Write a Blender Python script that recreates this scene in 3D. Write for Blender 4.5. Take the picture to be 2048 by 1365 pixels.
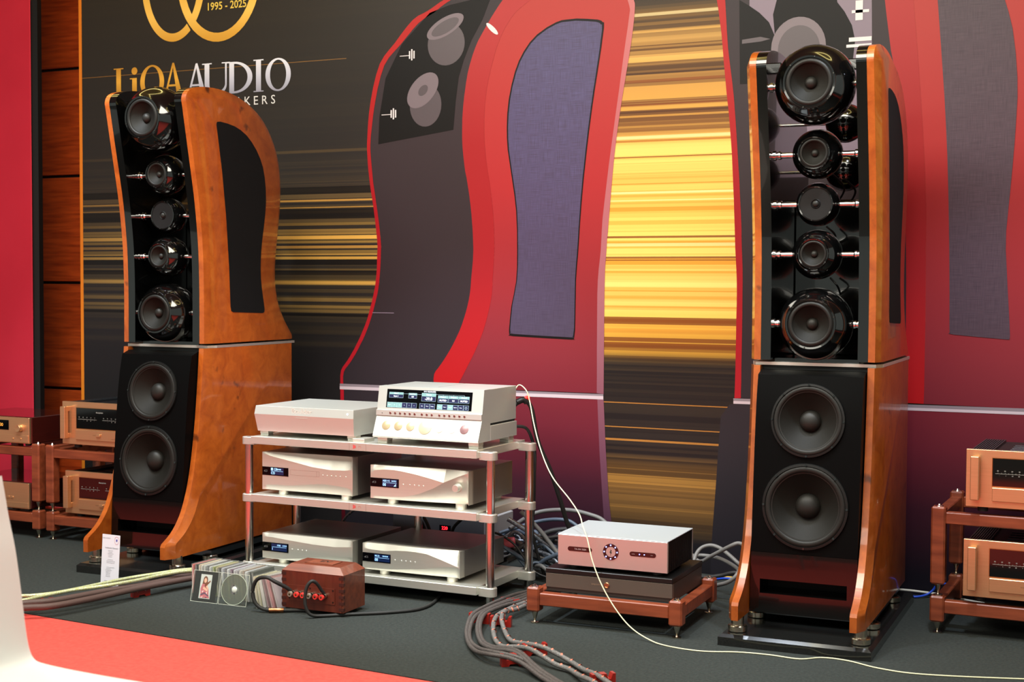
import bpy, bmesh, math, random
from mathutils import Matrix, Vector
from mathutils.geometry import tessellate_polygon
PI = math.pi
R = math.radians
sc = bpy.context.scene
for o in list(bpy.data.objects):
    bpy.data.objects.remove(o)
C = sc.collection.objects

# ------------------------------------------------------------------ camera
cd = bpy.data.cameras.new('camera')
cam = bpy.data.objects.new('camera', cd)
C.link(cam)
yaw, pitch, roll = .4530396, .0420225, .0052821
F = Vector((-math.sin(yaw)*math.cos(pitch), math.cos(yaw)*math.cos(pitch), -math.sin(pitch)))
r0 = Vector((math.cos(yaw), math.sin(yaw), 0))
u0 = r0.cross(F)
rx = r0*math.cos(roll)+u0*math.sin(roll)
ux = -r0*math.sin(roll)+u0*math.cos(roll)
mw = Matrix((rx, ux, -F)).transposed().to_4x4()
mw.translation = Vector((2.4912, -4.8129, 1.2608))
cam.matrix_world = mw
cd.sensor_width = 36
cd.lens = 2834.5/2048*36
cd.dof.use_dof = True
cd.dof.focus_distance = 5.5
cd.dof.aperture_fstop = 6.3
sc.camera = cam

# ------------------------------------------------------------------ view, world, lights
vs = sc.view_settings
vs.view_transform = 'Standard'
vs.look = 'None'
vs.exposure = .45
vs.gamma = 1.0
vs.use_curve_mapping = False
w = bpy.data.worlds.new('hall')
sc.world = w
w.use_nodes = True
bg = w.node_tree.nodes['Background']
bg.inputs[0].default_value = (.74, .80, .72, 1)
bg.inputs[1].default_value = .37


def area(name, loc, target, sx, sy, energy, col, spread=180):
    l = bpy.data.lights.new(name, 'AREA')
    l.shape = 'RECTANGLE'
    l.size, l.size_y, l.energy, l.color = sx, sy, energy, col
    l.spread = R(spread)
    o = bpy.data.objects.new(name, l)
    o.location = loc
    o.rotation_euler = (Vector(target)-Vector(loc)).to_track_quat('-Z', 'Y').to_euler()
    C.link(o)


def spot(name, loc, target, energy, col, ang=50, blend=.6, rad=.05):
    l = bpy.data.lights.new(name, 'SPOT')
    l.energy, l.color, l.spot_size, l.spot_blend, l.shadow_soft_size = energy, col, R(ang), blend, rad
    o = bpy.data.objects.new(name, l)
    o.location = loc
    o.rotation_euler = (Vector(target)-Vector(loc)).to_track_quat('-Z', 'Y').to_euler()
    C.link(o)


WARM, COOL = (1, .96, .83), (.78, .88, 1)
area('ceiling_lamp_front', (0, -1.7, 3.3), (0, -1.2, 0), 5.0, 1.4, 200, WARM)
area('ceiling_lamp_hall', (.5, -6.2, 3.25), (.5, -6, 0), 6.0, 2.0, 150, WARM)
spot('stage_spot', (-1.9, -1.0, 3.2), (-2.2, .4, .2), 150, COOL, 60)
spot('stage_spot', (-.6, -.5, 3.2), (-.5, .25, .7), 200, COOL, 50)
spot('stage_spot', (.6, -.6, 3.2), (.55, .1, .3), 130, COOL, 46)
spot('stage_spot', (1.8, -.4, 3.2), (1.75, .4, .3), 150, COOL, 55)

# ------------------------------------------------------------------ materials


def lin(c):
    return tuple((v/12.92 if v <= .04045 else ((v+.055)/1.055)**2.4) for v in (x/255 for x in c))+(1,)


MATS = {}


def mat(name, col, rough=.5, metal=0, coat=0, emit=0, spec=.5, grain=None, bump=None, trans=0, coatr=.05):
    """grain = (colour2, scale xyz, amount); bump = (scale, strength)"""
    if name in MATS:
        return MATS[name]
    m = bpy.data.materials.new(name)
    m.use_nodes = True
    nt = m.node_tree
    b = nt.nodes['Principled BSDF']
    b.inputs['Base Color'].default_value = lin(col)
    b.inputs['Roughness'].default_value = rough
    b.inputs['Metallic'].default_value = metal
    b.inputs['Coat Weight'].default_value = coat
    b.inputs['Coat Roughness'].default_value = coatr
    b.inputs['Specular IOR Level'].default_value = spec
    if trans:
        b.inputs['Transmission Weight'].default_value = trans
    if emit:
        b.inputs['Emission Color'].default_value = lin(col)
        b.inputs['Emission Strength'].default_value = emit
    tc = nt.nodes.new('ShaderNodeTexCoord')
    if grain:
        c2, s, amt = grain
        mp = nt.nodes.new('ShaderNodeMapping')
        mp.inputs['Scale'].default_value = s
        no = nt.nodes.new('ShaderNodeTexNoise')
        no.inputs['Detail'].default_value = 5
        no.inputs['Scale'].default_value = 1
        mx = nt.nodes.new('ShaderNodeMix')
        mx.data_type = 'RGBA'
        rp = nt.nodes.new('ShaderNodeMapRange')
        rp.inputs[1].default_value = .35
        rp.inputs[2].default_value = .7
        rp.inputs[4].default_value = amt
        nt.links.new(tc.outputs['Object'], mp.inputs[0])
        nt.links.new(mp.outputs[0], no.inputs['Vector'])
        nt.links.new(no.outputs[0], rp.inputs[0])
        nt.links.new(rp.outputs[0], mx.inputs[0])
        mx.inputs[6].default_value = lin(col)
        mx.inputs[7].default_value = lin(c2)
        nt.links.new(mx.outputs[2], b.inputs['Base Color'])
    if bump:
        n2 = nt.nodes.new('ShaderNodeTexNoise')
        n2.inputs['Scale'].default_value = bump[0]
        bp = nt.nodes.new('ShaderNodeBump')
        bp.inputs['Strength'].default_value = bump[1]
        bp.inputs['Distance'].default_value = .002
        nt.links.new(tc.outputs['Object'], n2.inputs['Vector'])
        nt.links.new(n2.outputs[0], bp.inputs['Height'])
        nt.links.new(bp.outputs[0], b.inputs['Normal'])
    MATS[name] = m
    return m


def burl(name, c1, c2, c3):
    """lacquered burl veneer: cloudy figure plus dark knots"""
    m = mat(name, c1, .35, 0, .8, spec=.5, coatr=.06)
    nt = m.node_tree
    b = nt.nodes['Principled BSDF']
    tc = nt.nodes.new('ShaderNodeTexCoord')
    n1 = nt.nodes.new('ShaderNodeTexNoise')
    n1.inputs['Scale'].default_value = 15
    n1.inputs['Detail'].default_value = 8
    n1.inputs['Roughness'].default_value = .68
    n1.inputs['Distortion'].default_value = .6
    cr = nt.nodes.new('ShaderNodeValToRGB')
    e = cr.color_ramp.elements
    e[0].position, e[0].color = .3, lin(c2)
    e[1].position, e[1].color = .7, lin(c1)
    n2 = nt.nodes.new('ShaderNodeTexNoise')
    n2.inputs['Scale'].default_value = 11
    n2.inputs['Detail'].default_value = 3
    r2 = nt.nodes.new('ShaderNodeMapRange')
    r2.inputs[1].default_value, r2.inputs[2].default_value = .66, .76
    mx = nt.nodes.new('ShaderNodeMix')
    mx.data_type = 'RGBA'
    mx.inputs[7].default_value = lin(c3)
    for s in (n1, n2):
        nt.links.new(tc.outputs['Object'], s.inputs['Vector'])
    nt.links.new(n1.outputs[0], cr.inputs[0])
    nt.links.new(n2.outputs[0], r2.inputs[0])
    nt.links.new(r2.outputs[0], mx.inputs[0])
    nt.links.new(cr.outputs[0], mx.inputs[6])
    nt.links.new(mx.outputs[2], b.inputs['Base Color'])
    return m


def clear(name, tint=(1, 1, 1), a=.82):
    m = bpy.data.materials.new(name)
    m.use_nodes = True
    nt = m.node_tree
    nt.nodes.remove(nt.nodes['Principled BSDF'])
    t = nt.nodes.new('ShaderNodeBsdfTransparent')
    t.inputs[0].default_value = tint+(1,)
    g = nt.nodes.new('ShaderNodeBsdfPrincipled')
    g.inputs['Base Color'].default_value = (.4, .42, .4, 1)
    g.inputs['Roughness'].default_value = .08
    mx = nt.nodes.new('ShaderNodeMixShader')
    mx.inputs[0].default_value = 1-a
    nt.links.new(t.outputs[0], mx.inputs[1])
    nt.links.new(g.outputs[0], mx.inputs[2])
    nt.links.new(mx.outputs[0], nt.nodes['Material Output'].inputs[0])
    return m


def printm(name, stops, rough=.42, weave=None, z0=0., z1=3.):
    """printed vinyl: printed colour fade down the banner, given as (height m, colour)"""
    m = mat(name, stops[0][1], rough, 0, 0, spec=.22)
    nt = m.node_tree
    b = nt.nodes['Principled BSDF']
    tc = nt.nodes.new('ShaderNodeTexCoord')
    sx = nt.nodes.new('ShaderNodeSeparateXYZ')
    mr = nt.nodes.new('ShaderNodeMapRange')
    mr.inputs[1].default_value, mr.inputs[2].default_value = z0, z1
    cr = nt.nodes.new('ShaderNodeValToRGB')
    el = cr.color_ramp.elements
    while len(el) < len(stops):
        el.new(.5)
    for e, (z, c) in zip(el, stops):
        e.position = (z-z0)/(z1-z0)
        e.color = lin(c)
    nt.links.new(tc.outputs['Object'], sx.inputs[0])
    nt.links.new(sx.outputs[2], mr.inputs[0])
    nt.links.new(mr.outputs[0], cr.inputs[0])
    out = cr.outputs[0]
    if weave:
        for sc_ in ((500, 1, 14), (14, 1, 500)):
            mp = nt.nodes.new('ShaderNodeMapping')
            mp.inputs['Scale'].default_value = sc_
            no = nt.nodes.new('ShaderNodeTexNoise')
            no.inputs['Scale'].default_value = 1
            r2 = nt.nodes.new('ShaderNodeMapRange')
            r2.inputs[1].default_value, r2.inputs[2].default_value = .4, .7
            r2.inputs[4].default_value = .55
            mx = nt.nodes.new('ShaderNodeMix')
            mx.data_type = 'RGBA'
            mx.inputs[7].default_value = lin(weave)
            nt.links.new(tc.outputs['Object'], mp.inputs[0])
            nt.links.new(mp.outputs[0], no.inputs['Vector'])
            nt.links.new(no.outputs[0], r2.inputs[0])
            nt.links.new(r2.outputs[0], mx.inputs[0])
            nt.links.new(out, mx.inputs[6])
            out = mx.outputs[2]
    nt.links.new(out, b.inputs['Base Color'])
    return m


def attrm(name, rough=.42):
    m = mat(name, (80, 80, 80), rough, spec=.22)
    nt = m.node_tree
    a = nt.nodes.new('ShaderNodeAttribute')
    a.attribute_name = 'ink'
    nt.links.new(a.outputs[0], nt.nodes['Principled BSDF'].inputs['Base Color'])
    return m


# ------------------------------------------------------------------ mesh helpers


def B():
    return bmesh.new()


def box(b, x0, x1, y0, y1, z0, z1, bev=0, M=None, seg=1):
    vs_ = [b.verts.new((x, y, z)) for x in (x0, x1) for y in (y0, y1) for z in (z0, z1)]
    fs = [b.faces.new([vs_[i] for i in f]) for f in ((0, 1, 3, 2), (4, 6, 7, 5), (0, 4, 5, 1), (2, 3, 7, 6), (0, 2, 6, 4), (1, 5, 7, 3))]
    if bev:
        es = list({e for f in fs for e in f.edges})
        r = bmesh.ops.bevel(b, geom=es, offset=bev, segments=seg, affect='EDGES', profile=.5)
        vs_ = list({v for f in r['faces'] for v in f.verts} | {v for v in vs_ if v.is_valid})
    if M is not None:
        for v in vs_:
            v.co = M @ v.co
    return b


def lathe(b, prof, n=32, M=None):
    """profile of (radius, height) turned about the local z axis"""
    rings = []
    for r, h in prof:
        if r < 1e-6:
            rings.append([b.verts.new((0, 0, h))])
        else:
            rings.append([b.verts.new((r*math.cos(2*PI*i/n), r*math.sin(2*PI*i/n), h)) for i in range(n)])
    for p, q in zip(rings, rings[1:]):
        for i in range(n):
            j = (i+1) % n
            if len(p) == 1 and len(q) == 1:
                continue
            if len(p) == 1:
                b.faces.new((p[0], q[j], q[i]))
            elif len(q) == 1:
                b.faces.new((p[i], p[j], q[0]))
            else:
                b.faces.new((p[i], p[j], q[j], q[i]))
    if M is not None:
        for ring in rings:
            for v in ring:
                v.co = M @ v.co
    return b


def axis(loc, d):
    """matrix taking local +z to direction d at loc"""
    return Matrix.Translation(Vector(loc)) @ Vector(d).to_track_quat('Z', 'Y').to_matrix().to_4x4()


def cyl(b, loc, d, r, h, n=24, bev=0):
    pr = [(0, 0), (r, 0), (r, h), (0, h)] if not bev else [(0, 0), (r-bev, 0), (r, bev), (r, h-bev), (r-bev, h), (0, h)]
    return lathe(b, pr, n, axis(loc, d))


def prism(b, pts, f, d0, d1):
    """polygon pts extruded from d0 to d1; f(p, q, d) gives the 3-D point"""
    a = [b.verts.new(f(p, q, d0)) for p, q in pts]
    c = [b.verts.new(f(p, q, d1)) for p, q in pts]
    n = len(pts)
    b.faces.new(a)
    b.faces.new(c[::-1])
    for i in range(n):
        j = (i+1) % n
        b.faces.new((a[i], c[i], c[j], a[j]))
    return b


def smooth(pts, k=6):
    P = [Vector(p) for p in pts]
    if len(P) < 3:
        return P
    out = []
    for i in range(len(P)-1):
        p0, p1, p2, p3 = P[max(i-1, 0)], P[i], P[i+1], P[min(i+2, len(P)-1)]
        for s in range(k):
            t = s/k
            out.append(.5*((2*p1)+(p2-p0)*t+(2*p0-5*p1+4*p2-p3)*t*t+(3*p1-p0-3*p2+p3)*t**3))
    out.append(P[-1])
    return out


def tube(b, pts, r, n=8, k=6):
    P = smooth(pts, k)
    prev = None
    up = Vector((0, 0, 1))
    for i, p in enumerate(P):
        t = (P[min(i+1, len(P)-1)]-P[max(i-1, 0)])
        t = t.normalized() if t.length > 1e-9 else Vector((1, 0, 0))
        s = t.cross(up)
        if s.length < .05:
            s = t.cross(Vector((0, 1, 0)))
        s.normalize()
        v = s.cross(t)
        ring = [b.verts.new(p+r*(math.cos(2*PI*j/n)*s+math.sin(2*PI*j/n)*v)) for j in range(n)]
        if prev:
            for j in range(n):
                b.faces.new((prev[j], prev[(j+1) % n], ring[(j+1) % n], ring[j]))
        else:
            b.faces.new(ring)
        prev = ring
    b.faces.new(prev[::-1])
    return b


def ob(name, b, m, parent=None, sm=35, kind=None):
    bmesh.ops.recalc_face_normals(b, faces=b.faces)
    me = bpy.data.meshes.new(name)
    b.to_mesh(me)
    b.free()
    me.materials.append(m)
    if sm:
        me.shade_smooth()
        me.set_sharp_from_angle(angle=R(sm))
    o = bpy.data.objects.new(name, me)
    C.link(o)
    if parent:
        o.parent = parent
    if kind:
        o['kind'] = kind
    return o


def bore(o, holes):
    """round holes cut through a mesh: (centre, direction, radius, depth)"""
    b = B()
    for c, d, r, h in holes:
        lathe(b, [(0, -h), (r, -h), (r, h), (0, h)], 48, axis(c, d))
    bmesh.ops.recalc_face_normals(b, faces=b.faces)
    me = bpy.data.meshes.new('cutter')
    b.to_mesh(me)
    b.free()
    k = bpy.data.objects.new('cutter', me)
    C.link(k)
    md = o.modifiers.new('bore', 'BOOLEAN')
    md.object, md.operation, md.solver = k, 'DIFFERENCE', 'EXACT'
    par, o.parent = o.parent, None
    dg = bpy.context.evaluated_depsgraph_get()
    nm = bpy.data.meshes.new_from_object(o.evaluated_get(dg))
    o.modifiers.clear()
    nm.name = o.data.name
    o.data = nm
    o.parent = par
    bpy.data.objects.remove(k)


def thing(name, label, cat, loc=(0, 0, 0), rz=0, group=None):
    o = bpy.data.objects.new(name, None)
    o.empty_display_size = .05
    C.link(o)
    o.location = loc
    o.rotation_euler = (0, 0, rz)
    o['label'] = label
    o['category'] = cat
    if group:
        o['group'] = group
    return o


def tag(o, label, cat, group=None):
    o['label'] = label
    o['category'] = cat
    if group:
        o['group'] = group
    return o


def dup(o, parent=None):
    c = o.copy()
    C.link(c)
    if parent:
        c.parent = parent
    for ch in list(o.children):
        dup(ch, c)
    return c


def text(b, s, size, x, z, y=0, align='CENTER', bold=0, sx=1, M=None):
    """built-in lettering added to a bmesh, standing upright and facing -y"""
    cu = bpy.data.curves.new('letters', 'FONT')
    cu.body, cu.size, cu.align_x, cu.align_y = s, size, align, 'CENTER'
    cu.offset = bold*size
    cu.resolution_u = 3
    t = bpy.data.objects.new('letters', cu)
    C.link(t)
    me = bpy.data.meshes.new_from_object(t)
    bpy.data.objects.remove(t)
    n0 = len(b.verts)
    b.from_mesh(me)
    b.verts.ensure_lookup_table()
    for v in b.verts[n0:]:
        p = Vector((x+v.co.x*sx, y, z+v.co.y))
        v.co = M @ p if M is not None else p
    bpy.data.meshes.remove(me)
    return b


def rect(b, x0, x1, z0, z1, y=0, M=None):
    vs_ = [Vector(p) for p in ((x0, y, z0), (x1, y, z0), (x1, y, z1), (x0, y, z1))]
    b.faces.new([b.verts.new(M @ v if M is not None else v) for v in vs_])
    return b


def frame(b, x0, x1, z0, z1, t, y=0):
    rect(b, x0, x1, z0, z0+t, y)
    rect(b, x0, x1, z1-t, z1, y)
    rect(b, x0, x0+t, z0+t, z1-t, y)
    rect(b, x1-t, x1, z0+t, z1-t, y)
    return b


def poly(b, pts, y):
    f = b.faces.new([b.verts.new((p[0], y, p[1])) for p in pts])
    return f


def ell(cx, cz, a, c, n=32, rot=0, t0=0, t1=2*PI):
    out = []
    for i in range(n):
        t = t0+(t1-t0)*i/(n if t1-t0 > 6.28 else n-1)
        x, z = a*math.cos(t), c*math.sin(t)
        out.append((cx+x*math.cos(rot)-z*math.sin(rot), cz+x*math.sin(rot)+z*math.cos(rot)))
    return out


ALU = mat('brushed aluminium', (222, 222, 212), .42, .8, grain=((208, 204, 197), (3, 3, 400), .35))
ALU_D = mat('anodised aluminium', (150, 147, 142), .42, 1)
POSTM = mat('polished aluminium post', (206, 204, 198), .2, 1)
CHROME = mat('polished chrome', (225, 225, 225), .08, 1)
NICKEL = mat('satin nickel', (200, 190, 172), .22, 1)
BLACKG = mat('black piano lacquer', (5, 5, 5), .12, 0, 1, spec=.6, coatr=.02)
BLACKM = mat('black satin', (14, 14, 14), .5)
BLACKD = mat('deep black', (5, 5, 5), .8)
RUBBER = mat('black rubber', (30, 30, 29), .62)
CONE = mat('driver cone', (20, 19, 15), .6, spec=.2, bump=(600, .2))
BURL = burl('lacquered burl veneer', (176, 90, 26), (138, 60, 10), (78, 34, 8))
CHERRY = mat('cherry wood', (142, 68, 40), .38, 0, .25, grain=((104, 44, 24), (6, 40, 40), .9))
WHITEAL = mat('pearl aluminium', (214, 218, 213), .4, .6)
GOLD = mat('champagne gold aluminium', (230, 182, 136), .34, .85, grain=((212, 164, 118), (2, 2, 500), .4))
GLASSBLK = mat('black display glass', (5, 5, 7), .06, spec=.12)
GLASSMET = mat('meter glass', (8, 7, 8), .05, spec=.7)
LCD = mat('blue display glow', (10, 26, 62), .3, emit=.3)
INK = mat('white display glow', (225, 240, 255), .4, emit=1.0)

# ------------------------------------------------------------------ setting
rng = random.Random(7)
REDC = mat('red carpet', (232, 88, 80), .9, spec=.1, bump=(350, .6), grain=((214, 72, 68), (60, 60, 60), .6))
BLKC = mat('black carpet', (56, 60, 58), .95, spec=.12, bump=(420, .8), grain=((42, 45, 44), (90, 90, 90), .7))
b = B()
b.faces.new([b.verts.new(p) for p in ((-7, -9, -.006), (6, -9, -.006), (6, 1.42, -.006), (-7, 1.42, -.006))])
ob('floor', b, mat('dark hall carpet', (84, 82, 76), .95, spec=.1, bump=(350, .6), grain=((66, 66, 62), (60, 60, 60), .6)), kind='structure', sm=0)
b = B()
prism(b, [(-5, -3.9), (5, -3.9), (5, 1.4), (-5, 1.4)], lambda p, q, d: (p, q, d), -.0058, -.0035)
tag(ob('red_carpet', b, REDC, sm=0), 'bright red carpet running in front of the black carpet', 'carpet')
b = B()
prism(b, [(-4.6, -.66), (-1.505, -.846), (.363, -.946), (4.5, -1.16), (4.5, 1.028), (-4.6, 1.028)], lambda p, q, d: (p, q, d), -.0034, 0)
tag(ob('black_carpet', b, BLKC, sm=0), 'black carpet laid over the red floor under the whole hi-fi display', 'carpet')

PANEL = mat('red-brown wood panelling', (196, 78, 26), .4, 0, .3, grain=((140, 46, 12), (5, 60, 60), .9))
SEAM = mat('dark joint', (24, 12, 8), .8)
b = B()
box(b, -6, 6, 1.42, 1.5, -.006, 3.6)
wall = ob('wall_back', b, SEAM, kind='structure', sm=0)
z = .045
zs = [-.0, .66, 1.27, 1.88, 2.49, 3.1, 3.6]
proto = None
for xi in range(4):
    for k in range(6):
        b = B()
        box(b, -4.9+xi*1.3+.006, -3.6+xi*1.3-.006, 1.395, 1.42, zs[k]-.03+.008, zs[k+1]-.03-.008, .003)
        ob('panel', b, PANEL, wall)
b = B()
b.faces.new([b.verts.new(p) for p in ((-7, -9, 3.6), (6, -9, 3.6), (6, 1.5, 3.6), (-7, 1.5, 3.6))])
ob('ceiling', b, mat('ceiling paint', (120, 112, 100), .9), kind='structure', sm=0)

# oval cove lights of the ceiling
COVE = mat('warm cove glow', (255, 236, 150), .5, emit=5)
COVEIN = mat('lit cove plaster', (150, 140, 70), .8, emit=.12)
for (cx, cy, a_, c_, rz, lab) in ((1.5, -.3, .9, .6, .3, 'oval warm cove light in the ceiling above the right speaker'),
                                 (-2.4, .35, .85, .55, -.2, 'oval warm cove light in the ceiling above the left speaker')):
    t = thing('ceiling_light', lab, 'ceiling light', (cx, cy, 3.5), rz, 'oval ceiling coves')
    b = B()
    prof = ell(0, 0, a_, c_, 48)
    inn = ell(0, 0, a_-.05, c_-.05, 48)
    v1 = [b.verts.new((x, y, 0)) for x, y in prof]
    v2 = [b.verts.new((x, y, 0)) for x, y in inn]
    v3 = [b.verts.new((x, y, .06)) for x, y in inn]
    for i in range(48):
        j = (i+1) % 48
        b.faces.new((v1[i], v1[j], v2[j], v2[i]))
        b.faces.new((v2[i], v2[j], v3[j], v3[i]))
    ob('glow_ring', b, COVE, t)
    b = B()
    b.faces.new([b.verts.new((x, y, .05)) for x, y in inn])
    ob('cove_panel', b, COVEIN, t)

# ------------------------------------------------------------------ printed backdrop
BY = 1.03
t = thing('printed_backdrop', 'large printed backdrop with gold streaks and giant red speakers behind the display', 'backdrop', (0, BY, 0))
b = B()
box(b, -2.915, 3.2, .002, .05, 0, 3.25)
ob('backing_board', b, BLACKM, t, 0)
ORANGE = mat('orange print edge', (226, 128, 20), .5)
b = B()
box(b, -2.935, -2.915, -.001, .05, 0, 3.25)
ob('edge_strip', b, ORANGE, t, 0)


def ink_panel(name, x0, x1, z0, z1, fn, nx=8, dz=.0045, y=0.):
    """one printed panel: rows of ink colour, fn(x, z) in sRGB"""
    nz = int((z1-z0)/dz)
    vs_, fs, cols = [], [], []
    for k in range(nz):
        za, zb = z0+(z1-z0)*k/nz, z0+(z1-z0)*(k+1)/nz
        for i in range(nx):
            xa, xb = x0+(x1-x0)*i/nx, x0+(x1-x0)*(i+1)/nx
            n = len(vs_)
            vs_ += [(xa, y, za), (xb, y, za), (xb, y, zb), (xa, y, zb)]
            fs.append((n, n+1, n+2, n+3))
            ca, cb = lin(fn(xa, k, za)), lin(fn(xb, k, za))
            cols += [ca, cb, cb, ca]
    me = bpy.data.meshes.new(name)
    me.from_pydata(vs_, [], fs)
    at_ = me.color_attributes.new('ink', 'FLOAT_COLOR', 'CORNER')
    at_.data.foreach_set('color', [v for c in cols for v in c])
    me.materials.append(attrm('streaked vinyl print'))
    o = bpy.data.objects.new(name, me)
    C.link(o)
    o.parent = t
    return o


def mixc(a, c, f):
    f = max(0, min(1, f))
    return tuple(p+(q-p)*f for p, q in zip(a, c))


def interp(tab, z):
    if z <= tab[0][0]:
        return tab[0][1]
    for (za, va), (zb, vb) in zip(tab, tab[1:]):
        if z <= zb:
            f = (z-za)/(zb-za)
            return mixc(va, vb, f) if isinstance(va, tuple) else va+(vb-va)*f
    return tab[-1][1]


# rows of streaks: random runs, with intensity following the print
def runs(seed, n, lo, hi):
    r = random.Random(seed)
    out = []
    while len(out) < n:
        v = r.random()
        out += [v]*r.randint(lo, hi)
    return out


ra, rb_, rc = runs(3, 900, 1, 4), runs(5, 900, 3, 12), runs(11, 900, 1, 3)
left_amp = [(.9, 0.), (.97, .12), (1.1, .34), (1.2, .62), (1.35, .8), (1.5, .75), (1.62, .5), (1.7, .3), (1.76, .1), (1.82, .04), (1.95, .015), (3, .01)]
left_base = [(.3, (30, 28, 29)), (.9, (34, 31, 33)), (1.6, (42, 38, 38)), (2.2, (44, 40, 37)), (3.2, (52, 47, 40))]


def left_ink(x, k, z):
    base = interp(left_base, z)
    a = interp(left_amp, z)
    far = max(0, min(1, (x+2.9)/1.2))
    v = .5*ra[k]+.5*rb_[k]
    s = min(1, a*1.25*max(0, v-.25)*1.6)
    c = mixc((120, 96, 46), (226, 176, 84), max(0, ra[k]*1.3-.35))
    out = mixc(base, c, s*(.62+.38*far))
    if rc[k] > .955 and .95 < z < 2.4:
        out = mixc(out, (214, 160, 74), (.75 if z < 1.85 else .16)*(.5+.5*far))
    if rb_[k] < .22 and 1. < z < 1.75:
        out = mixc(out, (24, 20, 18), .8)
    return out


ink_panel('streak_print', -2.915, 0., 0, 3.25, left_ink, 6)
gold_hi = [(.12, (24, 22, 26)), (.2, (96, 70, 36)), (.3, (140, 100, 50)), (.44, (168, 120, 56)), (.5, (70, 52, 38)), (.56, (44, 36, 34)), (.9, (58, 46, 36)), (.95, (196, 146, 56)),
           (1.05, (244, 196, 80)), (1.2, (252, 226, 132)), (1.5, (248, 214, 108)), (1.85, (248, 214, 114)), (1.95, (220, 168, 76)), (2.15, (196, 148, 72)), (2.3, (238, 194, 108)), (2.4, (150, 112, 50)), (2.6, (90, 72, 40))]
gold_lo = [(.12, (20, 19, 24)), (.2, (58, 42, 28)), (.44, (84, 58, 32)), (.5, (36, 28, 28)), (.9, (34, 28, 28)), (.96, (110, 62, 24)), (1.05, (196, 116, 38)),
           (1.2, (222, 156, 54)), (1.5, (228, 164, 60)), (1.85, (210, 140, 50)), (1.93, (96, 58, 30)), (2.15, (70, 46, 26)), (2.3, (110, 76, 34)), (2.45, (50, 40, 28)), (2.6, (40, 34, 26))]


def gold_ink(x, k, z):
    v = .45*ra[k]+.55*rb_[k]
    v = max(0, min(1, (v-.22)*1.75))
    if .95 < z < 1.9:
        v = v**.6
    c = mixc(interp(gold_lo, z), interp(gold_hi, z), v)
    if rc[k] > .93 and .5 < z < .95:
        c = mixc(c, (214, 140, 60), .75)
    if rc[k] < .09 and .95 < z < 2.3:
        c = mixc(c, (116, 60, 24), .75)
    if rc[k] > .95 and z > .95:
        c = mixc(c, (255, 246, 190), .6)
    return c


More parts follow.
